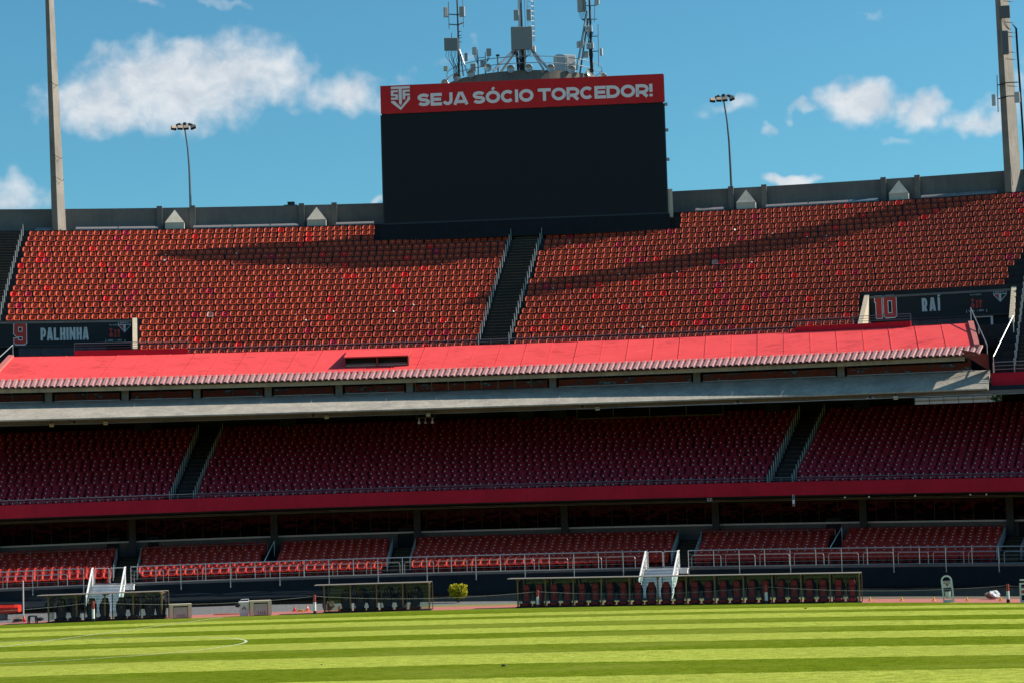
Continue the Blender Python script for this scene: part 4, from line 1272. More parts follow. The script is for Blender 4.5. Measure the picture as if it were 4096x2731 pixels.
# ------------------------------------------------------------------ parapet, pilasters, vent caps, acrylic benches
PW = thing('parapet_wall', 'long dark grey concrete wall along the top of the upper tier', 'wall')
edges_u = np.linspace(U0, U1, 26)
MB().arc([(163.0, 25.4), (163.0, 27.96), (163.35, 27.96), (163.35, 25.4)], U0, U1, 70).build('wall', CONC_G, PW)
CAPS = [-0.1055, -0.0365, 0.1735, 0.2465]
for uc in CAPS:
    for d in (-0.0075, 0.0085):
        MB().arc([(162.72, 25.4), (162.72, 28.06), (163.02, 28.06), (163.02, 25.4)], uc + d - 0.0013, uc + d + 0.0013, 1).build('pilaster', CONC_G, PW)
for uc, lb in zip(CAPS, ['second from the left pylon, leftmost', 'just left of the video screen', 'just right of the video screen', 'nearest the right pylon']):
    t = thing('vent_cap', 'pale concrete block with a pyramid top against the parapet, ' + (lb if 'second' not in lb else 'nearest the left pylon'), 'vent', P(uc, 161.9, 25.7), -uc, 'pyramid caps along the parapet')
    b = MB().box((-0.68, -0.05, 0), (0.68, 1.1, 1.02)); b.build('block', CONC_P, t)
    q = MB().add([(-0.70, -0.07, 1.02), (0.70, -0.07, 1.02), (0.70, 1.12, 1.02), (-0.70, 1.12, 1.02), (0.0, 0.55, 2.02)], [(0, 1, 4), (1, 2, 4), (2, 3, 4), (3, 0, 4), (3, 2, 1, 0)])
    q.build('pyramid', CONC_P, t)
bench_u = [(-0.172, -0.160), (-0.153, -0.133), (-0.1325, -0.1135), (-0.0965, -0.078), (-0.0775, -0.0595), (-0.059, -0.0455), (-0.0270, -0.0085), (0.1490, 0.1625), (0.1830, 0.2030), (0.2035, 0.2225), (0.2230, 0.2365), (0.2570, 0.2740), (0.2745, 0.2920)]
COVER_AT = ['left of the left pylon', 'right beside the left pylon', 'left of the leftmost pyramid cap', 'right beside the left lamp post', 'midway between the two left pyramid caps', 'left beside the second pyramid cap', 'left beside the video screen', 'left beside the right lamp post', 'right beside the third pyramid cap', 'midway between the two right pyramid caps', '', 'right beside the rightmost pyramid cap', 'left beside the right pylon']
acr_blue = glass_mat('blue_acrylic', (0.45, 0.66, 0.85), dark=0.45)
for n_, (a, b) in enumerate(bench_u):
    t = thing('clear_bench_cover', ('low clear acrylic cover along the parapet, ' + COVER_AT[n_]) if n_ != 10 else 'low blue acrylic cover along the parapet', 'cover', group='acrylic covers along the parapet' if n_ != 10 else None)
    MB().arc([(161.75, 26.30), (162.25, 26.50), (162.25, 26.53), (161.75, 26.33)], a, b, 3).build('top_sheet', GLASS_ACR if n_ != 10 else acr_blue, t)
    MB().arc([(161.74, 25.95), (161.74, 26.30)], a, b, 3, closed=False).build('front_sheet', GLASS_ACR if n_ != 10 else acr_blue, t)
    k = max(2, int((b - a) * 148 / 0.5))
    for q in range(k + 1):
        MB().arc([(161.68, 25.72), (161.68, 26.32), (161.72, 26.32), (161.72, 25.72)], a + (b - a) * q / k - 0.00016, a + (b - a) * q / k + 0.00016, 1).build('bracket', GALV, t)

# ------------------------------------------------------------------ concrete pylons
def pylon(name, label, base, top, wb, wt, rz):
    T = thing(name, label, 'pylon', base, rz)
    R = Matrix.Rotation(-rz, 3, 'Z')
    dv = R @ (Vector(top) - Vector(base))
    mb = MB(); vs = []
    for i in range(13):
        t = i / 12; c = dv * t; w = wb + (wt - wb) * t
        # blunt wedge section with its arris turned to the pitch
        for (x, y) in ((-0.50, 0.10), (-0.44, -0.32), (-0.04, -0.42), (0.50, 1.0), (0.10, 2.4)):
            vs.append((c.x + x * w, c.y + y * w, c.z))
    fs = [tuple(range(4, -1, -1)), tuple(range(60, 65))]
    for i in range(12):
        for k in range(5): fs.append((i * 5 + k, i * 5 + (k + 1) % 5, i * 5 + 5 + (k + 1) % 5, i * 5 + 5 + k))
    mb.add(vs, fs); mb.build('shaft', concrete_mat('pylon_concrete' + name, (0.30, 0.27, 0.24), (0.17, 0.155, 0.14), 0.6), T)
    return T


b9 = Vector((-32.2, 160.0, 25.6)); t9 = b9 + (Vector((-32.62, 159.9, 43.07)) - Vector((-32.2, 160.09, 26.04))) * 1.7
PL = pylon('pylon', 'tall tapering concrete pylon leaning left of the red seats', b9, t9, 0.98, 0.34, 0.16)
for z, r in ((6.2, 0.46), (4.6, 0.50), (11.5, 0.36)):
    MB().tube([(-0.40 * r * 2 - 0.025 * z, 0.0, z), (-0.12 - 0.025 * z, -r * 1.15, z - 0.15), (0.42 * r * 2 - 0.025 * z, -0.2, z - 0.4), (r - 0.025 * z, 0.2, z - 0.2)], 0.02, 5).build('cable_tie', CABLE, PL)
b10 = Vector((35.19, 155.35, 25.6)); t10 = b10 + (Vector((35.02, 155.4, 39.9)) - Vector((35.19, 155.41, 26.26))) * 1.6
PR = pylon('pylon', 'tall concrete pylon carrying antennas at the right edge', b10, t10, 1.12, 0.72, -0.30)


def inpyl(x, y, z): return Matrix.Rotation(0.30, 3, 'Z') @ (Vector((x, y, z)) - b10)


def wbox(name, parent, x0, x1, z0, z1, m, y=155.0, d=0.35, tilt=0.0, conv=None, yaw=-0.3):
    """antenna panel spanning x0..x1, z0..z1 in the stand's own axes, hung on parent"""
    c = Vector(((x0 + x1) / 2, y, (z0 + z1) / 2)); w, h = x1 - x0, z1 - z0
    lo = conv(c) if conv else c
    M = Matrix.Translation(lo) @ Matrix.Rotation(yaw, 4, 'Z') @ Matrix.Rotation(tilt, 4, 'X')
    return link(name, MB().bbox((-w / 2, -d / 2, -h / 2), (w / 2, d / 2, h / 2), 0.03).mesh(name, m), parent, M=M)


cv = lambda c: inpyl(c.x, c.y, c.z)
wbox('antenna_panel', PR, 34.62, 35.36, 38.35, 39.22, mat('dark_antenna', (0.12, 0.115, 0.12), 0.5), 154.4, 0.2, -0.05, cv, 0.15)
wbox('antenna_panel', PR, 34.66, 35.12, 35.78, 37.42, mat('dark_antenna', (0.12, 0.115, 0.12), 0.5), 154.3, 0.3, 0, cv, 0.35)
wbox('antenna_panel', PR, 33.95, 34.17, 32.32, 33.1, PANELWHITE, 155.0, 0.2, 0, cv, 0.4)
wbox('antenna_panel', PR, 35.36, 35.74, 32.36, 33.1, PANELWHITE, 154.3, 0.2, 0, cv, 0.0)
def ptube(name, pts, r, m): MB().tube([inpyl(*p) for p in pts], r, 5).build(name, m, PR)
ptube('antenna_pole', [(34.38, 155.2, 31.9), (34.42, 155.2, 34.5)], 0.035, GALV)
for z in (33.78, 32.82): ptube('bracket_arm', [(34.40, 155.2, z), (35.0, 154.7, z + 0.08), (35.75, 154.6, z + 0.06)], 0.04, DKMETAL)
for q in range(4):
    dx = 0.035 * q
    ptube('cable', [(35.55, 154.7, 38.0), (35.80 + dx, 154.9, 37.7), (35.84 + dx, 155.0, 36.0), (35.90 + dx, 155.0, 33.0), (35.98 + dx, 155.1, 29.0), (35.95 + dx, 155.2, 27.4)], 0.022, CABLE)
for z in (39.6, 38.1, 37.4, 37.1, 36.0, 35.5, 33.6): ptube('bracket_arm', [(34.95, 154.55, z), (35.5, 154.6, z - 0.05), (35.75, 154.9, z + 0.02)], 0.025, DKMETAL)
for q in range(3): ptube('cable', [(34.72 + q * 0.1, 154.35, 38.36), (34.85 + q * .08, 154.3, 37.9), (35.15, 154.4, 37.6 + q * 0.05), (35.4, 154.6, 37.55)], 0.015, CABLE)

# ------------------------------------------------------------------ bent lamp posts behind the parapet
def lamp_post(label, u, zt, bend):
    T = thing('lamp_post', label, 'lamp post', P(u, 164.6, 24.0), -u, 'lamp posts behind the parapet')
    h = zt - 24.0
    pts = [(0, 0, 0), (0.02, 0, h * 0.3), (0.0, 0, h * 0.55), (-0.03, 0, h * 0.72), (-0.12, 0, h * 0.86), (-0.30, 0, h)]
    MB().tube(pts, [0.10, 0.095, 0.085, 0.075, 0.065, 0.06], 8).build('pole', BLUEMETAL, T)
    x = -0.30
    MB().tube([(x - 0.75, -0.1, h + 0.12), (x, -0.2, h + 0.2), (x + 0.7, -0.1, h + 0.22)], 0.03, 5).build('crossarm', DKMETAL, T)
    MB().tube([(x - 0.4, 0.4, h + 0.25), (x, 0, h + 0.45), (x + 0.4, 0.4, h + 0.28)], 0.03, 5).build('crossarm', DKMETAL, T)
    MB().bbox((x - 0.12, -0.12, h + 0.05), (x + 0.12, 0.12, h + 0.45), 0.04).build('hub', DKMETAL, T)
    for (dx, dy, dz, ay, rl) in ((-0.80, -0.25, 0.02, 0.25, 0.15), (-0.32, -0.45, 0.0, 0.1, 0.06), (0.12, -0.45, 0.0, -0.1, -0.05), (0.62, -0.25, 0.06, -0.25, -0.32)):
        M = Matrix.Translation((x + dx, dy, h + dz)) @ Matrix.Rotation(ay, 4, 'Z') @ Matrix.Rotation(rl, 4, 'Y') @ Matrix.Rotation(-0.75, 4, 'X')
        hd = link('floodlight', MB().bbox((-0.20, -0.08, -0.17), (0.20, 0.10, 0.17), 0.03).mesh('floodlight', DKMETAL), T, M=M)
        MB().box((-0.18, -0.095, -0.15), (0.18, -0.082, 0.15)).build('lamp_face', LAMPFACE, hd)
    for (dx, rl) in ((-0.48, -0.35), (0.40, 0.35)):
        M = Matrix.Translation((x + dx, 0.35, h + 0.35)) @ Matrix.Rotation(rl, 4, 'Y') @ Matrix.Rotation(0.6, 4, 'X')
        link('floodlight', MB().bbox((-0.18, -0.08, -0.08), (0.18, 0.10, 0.08), 0.03).mesh('floodlight', DKMETAL), T, M=M)
    return T


lamp_post('bent grey lamp post with floodlights left of the video screen', -0.0985, 34.05, 0)
lamp_post('bent grey lamp post with floodlights right of the video screen', 0.1655, 34.70, 0)
# small roofline ornament beyond the parapet
mb = MB()
for (a, b, z0, z1) in ((-0.82, 0.82, 0, 0.35), (-0.5, 0.5, 0.35, 0.62), (-0.22, 0.3, 0.62, 0.85)): mb.box((a, 0, z0), (b, 0.6, z1))
o = mb.build('distant_roof_top', mat('dark_roof', (0.05, 0.05, 0.055), 0.8), None, label='small dark stepped roof top peeping over the parapet left of the screen', cat='roof')
o.location = P(-0.0505, 166.5, 27.9); o.rotation_euler = (0, 0, 0.05)

# ------------------------------------------------------------------ video screen
us0, us1 = -0.0022, 0.1365
pa, pb = P(us0, 159, 0), P(us1, 159, 0)
W_ = (pb - pa).length
ang = math.atan2(pb.y - pa.y, pb.x - pa.x)
SC = thing('video_screen', 'huge black video screen with a red slogan banner on top', 'screen', (pa.x, pa.y, 0), ang)
fr = MB()
MB().box((0.0, 0, 25.75), (W_, 0.55, 33.80)).build('display', NAVY, SC)
for (a, b, z0, z1, nm) in ((-0.10, 0.0, 25.6, 33.7, 'frame'), (W_, W_ + 0.10, 25.6, 33.7, 'frame')):
    MB().box((a, 0.05, z0), (b, 0.8, z1)).build(nm, DKMETAL, SC)
MB().box((-0.30, -0.20, 24.6), (W_ + 0.18, 0.6, 25.78)).build('base_skirt', BLACK, SC)
MB().box((-0.02, -0.06, 25.79), (W_ + 0.02, -0.003, 25.90)).build('lower_trim', DKMETAL, SC)
# banner cloth with a slight sag
bn = MB(); vs = []
nx, nz = 40, 4
for i in range(nx + 1):
    for j in range(nz + 1):
        x = -0.05 + (W_ + 0.12) * i / nx
        z = 33.78 + 2.02 * j / nz - (0.03 * abs(math.sin(i * 1.7)) if j == 0 else 0)
        vs.append((x, -0.08 + 0.012 * math.sin(i * 1.3 + j) * (1 if 0 < j < nz else 0), z))
fs = [(i * (nz + 1) + j, (i + 1) * (nz + 1) + j, (i + 1) * (nz + 1) + j + 1, i * (nz + 1) + j + 1) for i in range(nx) for j in range(nz)]
bn.add(vs, fs)
BN = bn.build('banner', BANNER, SC, smooth=True)
MB().box((-0.05, -0.065, 33.85), (W_ + 0.07, 0.5, 35.79)).build('banner_frame', DKMETAL, SC)
MB().box((W_ + 0.075, -0.05, 33.9), (W_ + 0.12, 0.55, 35.75)).build('banner_side', BANNER, SC)
wide = {'default': 1.02, 'S': 0.98, 'E': 0.90, 'J': 0.80, 'A': 1.20, 'I': 0.27, 'C': 1.08, 'O': 1.14, 'T': 1.02, 'R': 1.02, 'D': 1.06, '!': 0.28, ' ': 0.26}
txt = 'SEJA SÓCIO TORCEDOR!'
tw = text_width(txt, 1.0, wide, 0.045)
hL = (W_ * 0.835) / tw
write(txt, hL, 0.25, wide, 0.045, 2.62, 34.20, -0.125, -0.098, WHITESIGN, 'letter', BN, Matrix())
# monogram: bars of the crest
def mono(poly): link('monogram_bar', MB().prism([(0.72 + a * 1.36, 33.98 + b * 1.72) for a, b in poly], -0.125, -0.098).mesh('monogram_bar', WHITESIGN), BN, M=Matrix())
for poly in ([(0, 1), (1, 1), (1, 0.90), (0, 0.90)], [(0.41, 0.90), (0.57, 0.90), (0.57, 0.30), (0.49, 0.20), (0.41, 0.30)],
             [(0.0, 0.85), (0.37, 0.85), (0.37, 0.76), (0.13, 0.76), (0.13, 0.68), (0.37, 0.68), (0.37, 0.45), (0.0, 0.45), (0.0, 0.54), (0.24, 0.54), (0.24, 0.60), (0.0, 0.60)],
             [(0.61, 0.85), (1.0, 0.85), (1.0, 0.76), (0.75, 0.76), (0.75, 0.69), (1.0, 0.69), (1.0, 0.60), (0.75, 0.60), (0.75, 0.45), (0.61, 0.45)],
             [(0.0, 0.40), (0.18, 0.40), (0.5, 0.13), (0.5, 0.0), (0.0, 0.33)], [(0.5, 0.0), (0.5, 0.13), (0.86, 0.47), (0.86, 0.56), (1.0, 0.56), (1.0, 0.44)]):
    mono(poly)
for z in (33.55, 29.6, 31.7): MB().box((W_ + 0.10, 0.1, z), (W_ + 0.30, 0.3, z + 0.2)).build('bracket', GALV, SC)
MB().box((W_ + 0.08, 0.3, 25.6), (W_ + 0.42, 0.9, 27.6)).build('side_cabinet', CONC_P, SC)

# ------------------------------------------------------------------ drum-shaped roof room with antennas behind the screen
DC = Vector((1.6, 171.6, 0))
DR = 6.2
DRUM = thing('roof_drum', 'round concrete plant room rising behind the video screen', 'building', DC)
MB().lathe([(DR, 24), (DR, 37.95), (DR - 0.3, 38.0), (0.0, 38.02)], 64).build('wall', concrete_mat('drum_concrete', (0.25, 0.215, 0.18), (0.15, 0.135, 0.12), 0.5), DRUM)


def dw(x, y, z): return Vector((x, y, z)) - DC


RG = thing('roof_railing', 'thin grey railing around the roof edge of the plant room', 'railing', DC)
ring = [math.radians(a) for a in range(0, 361, 10)]
for z in (39.05, 38.55): MB().tube([(6.0 * math.cos(a), 6.0 * math.sin(a), z) for a in ring], 0.03, 5).build('rail', GALV, RG)
for a in ring[:-1:3]: MB().tube([(6.0 * math.cos(a), 6.0 * math.sin(a), 37.9), (6.0 * math.cos(a), 6.0 * math.sin(a), 39.05)], 0.03, 5).build('post', GALV, RG)
HORN = [(-4.54, -0.9), (-3.56, -0.5), (-2.46, -0.1), (-1.18, 0.8), (0.52, -0.1), (1.86, 0.1), (3.49, 0.15), (5.06, 0.2), (6.49, 0.9), (7.57, 0.6)]
hm = None
for i, (hx, yaw) in enumerate(HORN):
    st = max(-0.985, min(0.985, (hx - DC.x) / 6.35)); hy_ = DC.y - 6.35 * math.sqrt(1 - st * st)
    t = thing('horn_lamp', 'round pale reflector lamp on the rim of the plant room, ' + ['leftmost', 'second from left', 'third from left', 'tilted upwards, fourth from left', 'fifth from left', 'below the big grey panel', 'fourth from right', 'third from right', 'second from right', 'rightmost'][i], 'lamp', (hx, hy_ - 0.1, 38.05 + (0.25 if i == 3 else 0)), yaw * 0.55, 'round lamps on the plant room rim')
    if hm is None:
        Mx = Matrix.Rotation(math.pi / 2 + 0.10, 4, 'X')
        hm = (MB().lathe([(0.30, 0.0), (0.31, 0.015), (0.29, 0.03), (0.20, -0.10), (0.08, -0.20), (0.0, -0.21)], 20, 0, Mx).mesh('reflector', mat('lamp_reflector', (0.55, 0.52, 0.50), 0.3, 0.3, 0.15, 4), True), MB().lathe([(0.0, -0.20), (0.10, -0.19), (0.13, -0.45), (0.0, -0.46)], 10, 0, Mx).mesh('housing', GALV))
    link('reflector', hm[0], t); link('housing', hm[1], t)


def mast(label, x, ztop, y=167.2, r=0.09):
    T = thing('antenna_mast', label, 'antenna mast', (x, y, 38.0))
    MB().tube([(0, 0, 0), (0.02, 0, (ztop - 38) * 0.5), (0, 0, ztop - 38)], [r, r * 0.85, r * 0.6], 7).build('pole', DKMETAL, T)
    return T


def hang(T, name, x0, x1, z0, z1, m, d=0.2, yaw=0.0, dy=-0.25):
    o = T.location
    return wbox(name, T, x0, x1, z0, z1, m, 0, d, 0, lambda c: Vector((c.x - o.x, dy, c.z - 38.0)), yaw)


def mt(T, name, pts, r, m):
    o = T.location
    MB().tube([(x - o.x, dy, z - 38.0) for x, dy, z in pts], r, 5).build(name, m, T)


ML = mast('slim dark antenna mast with four grey panels above the left of the screen', -3.36, 44.6)
hang(ML, 'antenna_panel', -4.38, -4.08, 42.5, 43.25, PANELGREY, 0.25, 0.3); hang(ML, 'antenna_panel', -3.20, -2.80, 42.5, 43.26, PANELGREY, 0.25, -0.2)
hang(ML, 'antenna_panel', -4.42, -3.36, 39.92, 40.88, mat('flat_grey_panel', (0.21, 0.215, 0.22), 0.5), 0.18, 0.1, -0.3)
for xx, za, zb in ((-4.02, 41.6, 43.7), (-2.92, 41.7, 44.3), (-3.85, 40.8, 41.3)): mt(ML, 'antenna_pole', [(xx, -0.1, za), (xx, -0.1, zb)], 0.035, GALV)
for z in (42.75, 41.98): mt(ML, 'crossarm', [(-4.05, -0.1, z), (-3.36, 0.0, z - 0.05), (-2.9, -0.1, z + 0.1)], 0.05, GALV)
mt(ML, 'brace', [(-3.3, 0.1, 40.1), (-2.75, -0.2, 38.2)], 0.05, GALV); mt(ML, 'brace', [(-3.25, 0.3, 40.0), (-3.05, 0.5, 38.1)], 0.05, DKMETAL)
hang(ML, 'antenna_panel', -2.92, -2.70, 39.1, 39.7, PANELGREY, 0.2, 0.2); hang(ML, 'junction_box', -4.50, -4.20, 38.25, 38.62, CREAM, 0.2, 0.1, -0.9)
for q in range(9):
    xa = -4.25 + q * 0.11
    mt(ML, 'cable', [(xa, -0.3, 39.93), (xa + random.uniform(-.1, .1), -0.35, 39.5), (xa * 0.5 - 1.9 + random.uniform(-.15, .15), -0.2, 39.2), (-3.8 + 0.05 * q, 0, 38.7), (-3.75 + 0.06 * q, 0, 38.0)], 0.016, CABLE)
for z in (39.2, 39.6, 40.6, 40.9, 41.4, 41.1): mt(ML, 'peg', [(-3.36, 0, z), (-3.10, -0.1, z + 0.02)], 0.025, DKMETAL)

MS = mast('two small panel antennas on short poles left of the central mast', -1.93, 40.0, r=0.05)
hang(MS, 'antenna_panel', -2.32, -1.98, 39.58, 40.12, PANELWHITE, 0.25, 0.3); hang(MS, 'antenna_panel', -1.26, -0.90, 39.46, 39.98, PANELGREY, 0.28, -0.1)
mt(MS, 'antenna_pole', [(-1.34, 0, 38.0), (-1.34, 0, 39.8)], 0.05, GALV); mt(MS, 'crossarm', [(-1.95, 0, 39.35), (-1.3, 0, 39.4)], 0.03, GALV)
hang(MS, 'junction_box', -2.50, -2.08, 38.42, 39.0, PANELWHITE, 0.3, 0.1, 0.3); hang(MS, 'junction_box', -1.74, -1.42, 38.62, 39.08, PANELGREY, 0.25, 0)
for q in range(5): mt(MS, 'cable', [(-2.25 + q * 0.06, -0.25, 39.6), (-2.1 + q * .05, -0.2, 39.2), (-1.95, -0.05, 38.9 + q * .05)], 0.014, CABLE)
for q in range(4): mt(MS, 'cable', [(-1.2 + q * 0.07, -0.25, 39.47), (-1.2 + q * .04, -0.2, 39.2), (-1.32, -0.05, 38.95)], 0.014, CABLE)
mt(MS, 'vent_pipe', [(-0.42, 0, 38.0), (-0.42, 0, 39.45)], 0.08, GALV); hang(MS, 'vent_cowl', -0.56, -0.28, 39.45, 39.56, DKMETAL, 0.28, 0, 0)

MC = mast('thick steel antenna mast with a big grey panel above the middle of the screen', 1.42, 45.5, r=0.12)
mt(MC, 'lattice_pole', [(1.3, 0.05, 38.0), (1.36, 0.05, 45.5)], 0.16, mat('bright_steel', (0.55, 0.55, 0.57), 0.35, 0.6))
hang(MC, 'antenna_panel', 0.62, 2.24, 39.78, 41.52, mat('big_grey_panel', (0.27, 0.26, 0.265), 0.55, 0, 0.08, 2), 0.22, 0.03, -0.5)
hang(MC, 'antenna_panel', 0.88, 1.26, 42.06, 42.86, PANELGREY, 0.2, 0.05, -0.35); hang(MC, 'antenna_panel', 1.84, 2.20, 42.05, 42.88, PANELGREY, 0.2, 0, -0.35)
hang(MC, 'antenna_panel', 2.26, 2.44, 39.62, 40.08, PANELWHITE, 0.25, -0.2, -0.3)
for (xa, xb) in ((0.75, -0.80), (0.95, -0.35), (2.25, 3.35), (2.15, 3.0)): mt(MC, 'leg', [(xa, -0.1, 39.8), (xb, -0.6 if abs(xb) > .5 else 0.8, 38.2)], 0.10, mat('bright_steel', (0.55, 0.55, 0.57), 0.35, 0.6))
for xx in (1.75, 1.95, 2.30, 2.42): mt(MC, 'ladder_rail', [(xx, 0.1, 40.5), (xx - 0.04, 0.1, 45.5)], 0.025, GALV)
for q in range(12): mt(MC, 'ladder_hoop', [(1.95, 0.1, 40.9 + q * 0.38), (2.2, -0.2, 40.88 + q * 0.38), (2.45, 0.1, 40.9 + q * 0.38)], 0.02, GALV)
for q in range(16):
    xa = 0.8 + q * 0.085
    mt(MC, 'cable', [(xa, -0.45, 39.8), (xa + random.uniform(-.1, .1), -0.5, 39.4), (1.25 + random.uniform(-.25, .35), -0.3, 39.0), (1.2 + 0.03 * q, -0.1, 38.0)], 0.022, CABLE)
mt(MC, 'cable_trunk', [(1.55, -0.1, 39.9), (1.62, -0.1, 38.0)], 0.13, CABLE); mt(MC, 'cable_trunk', [(1.0, -0.1, 39.9), (1.1, -0.1, 38.0)], 0.09, CABLE)

MR = mast('dark braced antenna mast with clusters of white boxes above the right of the screen', 6.62, 45.2, r=0.11)
mt(MR, 'brace', [(6.42, -0.1, 42.65), (5.48, -0.5, 38.1)], 0.09, GALV); mt(MR, 'brace', [(6.5, 0.3, 42.2), (5.75, 0.6, 38.1)], 0.07, DKMETAL)
hang(MR, 'antenna_panel', 5.70, 6.10, 42.58, 43.9, PANELGREY, 0.2, 0.2); hang(MR, 'antenna_panel', 6.12, 6.36, 42.6, 43.9, mat('flat_grey_panel', (0.21, 0.215, 0.22), 0.5), 0.2, -0.2)
hang(MR, 'antenna_panel', 7.02, 7.36, 43.1, 43.9, PANELWHITE, 0.2, -0.1)
for k, (xa, za, zb) in enumerate(((6.20, 41.02, 41.48), (6.40, 41.02, 41.48), (6.60, 41.04, 41.5), (6.28, 39.74, 40.16), (6.48, 39.74, 40.16), (6.66, 39.74, 40.18), (5.55, 39.86, 40.32), (5.74, 39.88, 40.36), (5.92, 39.86, 40.38))):
    hang(MR, 'radio_box', xa, xa + 0.165, za, zb, PANELWHITE, 0.3, 0.15 if xa < 6 else -0.1)
hang(MR, 'antenna_panel', 7.28, 7.48, 39.2, 39.75, PANELWHITE, 0.2, -0.3); hang(MR, 'radio_box', 5.95, 6.4, 39.1, 39.55, PANELGREY, 0.25, 0.2)
mt(MR, 'antenna_pole', [(7.16, 0, 38.4), (7.22, 0, 41.65)], 0.035, GALV); mt(MR, 'antenna_pole', [(6.95, -0.1, 41.8), (7.05, -0.1, 43.8)], 0.035, GALV)
for z in (40.75, 39.6, 42.05, 43.1): mt(MR, 'crossarm', [(6.0 if z > 41 else 6.6, -0.05, z - 0.03), (7.15, 0, z)], 0.035, DKMETAL)
for q in range(10):
    mt(MR, 'cable', [(6.3 + q * 0.06, -0.25, 41.0), (6.5 + random.uniform(-.15, .25), -0.2, 40.3), (6.55 + random.uniform(-.2, .2), -0.15, 39.3), (6.5 + 0.03 * q, -0.05, 38.0)], 0.02, CABLE)
for q in range(5): mt(MR, 'cable', [(5.8 + q * 0.1, -0.2, 42.6), (5.9 + q * .1, -0.25, 42.1), (6.2 + .03 * q, -0.15, 41.9), (6.6, -0.1, 41.7)], 0.016, CABLE)
CB = thing('equipment_cabinet', 'large pale grey cabinet on the plant room roof', 'cabinet', (4.6, 167.4, 38.0), 0.35)
MB().bbox((-0.75, -0.4, 0), (0.75, 0.4, 1.38), 0.04).build('body', PANELWHITE, CB)
for q in (-0.36, 0.36): MB().box((q - 0.34, -0.425, 0.06), (q + 0.34, -0.403, 1.28)).build('door', PANELWHITE, CB)

# ------------------------------------------------------------------ pitch-side steel railing on the lower deck
STAIR_GAPS = [(-0.1415, -0.1185), (0.1365, 0.1565)]
segs = []
a = -0.215
for (p, q) in STAIR_GAPS: segs.append((a, p)); a = q
segs.append((a, 0.33))
lbl = ['stainless pitch-side railing left of the left white steps', 'stainless pitch-side railing between the two white flights of steps', 'stainless pitch-side railing right of the right white steps']
for (a, b), lb in zip(segs, lbl):
    t = thing('deck_railing', lb, 'railing')
    n = max(1, round((b - a) * 117 / 1.42))
    for q in range(n + 1):
        uu = a + (b - a) * q / n
        low = 1.18 if q % 2 == 0 else 1.64
        MB().tube([P(uu, 130.9, low), P(uu, 130.9, 2.60)], 0.022, 6).build('post', STEEL, t)
        if q % 2 == 0:
            for z in (1.24, 1.44): MB().tube([P(uu - 0.0005, 130.88, z), P(uu + 0.0005, 130.88, z)], 0.02, 5).build('bolt', GALV, t)
    for z, r in ((2.60, 0.03), (2.36, 0.008), (2.12, 0.008), (1.90, 0.008), (1.68, 0.016)):
        MB().tube([P(a + (b - a) * q / (n * 2), 130.9, z) for q in range(n * 2 + 1)], r, 6).build('top_rail' if z > 2.5 else 'wire', STEEL, t)
    # low hoop barriers just behind the railing
    hb = thing('hoop_barriers', lb.replace('stainless pitch-side railing', 'row of low steel hoop barriers'), 'barrier')
    w = 1.95 / 117.2; m = int((b - a) / w)
    for q in range(m):
        c = a + (q + 0.08) * w; d = c + w * 0.86
        e = 0.10 / 117
        pts = [P(c, 131.25, 1.64), P(c, 131.25, 2.20), P(c + e * .3, 131.25, 2.28), P(c + e, 131.25, 2.31), P(d - e, 131.25, 2.31), P(d - e * .3, 131.25, 2.28), P(d, 131.25, 2.20), P(d, 131.25, 1.64)]
        MB().tube(pts, 0.02, 5).build('hoop', STEEL, hb)
# back rails that fence off the rear rows
for (a, b, lb) in ((-0.21, -0.1285, 'thin steel rail in front of the rear lower rows at the left edge'), (-0.1165, -0.0545, 'thin steel rail in front of the rear lower rows above the left beige boxes'), (0.1585, 0.2235, 'thin steel rail in front of the rear lower rows above the long dugout')):
    simple_rail('rear_row_rail', lb, [(a, b, 3.0, 3.62)], 137.55, 0, 0, 1.5, GALV, 0.018)
# slanting rails beside the narrow aisles
for uu, lb in ((-0.0548, 'white slanting handrail in the left part of the lower tier'), (0.2232, 'steel slanting handrail in the right part of the lower tier')):
    a, b = P(uu, 133.4, 2.50), P(uu + 0.0035, 137.6, 3.75)
    bar_rail('slanted_rail', lb, [a, b], 0.03, WHITE, [(a, a - Vector((0, 0, 0.9))), (b, b - Vector((0, 0, 0.9)))])

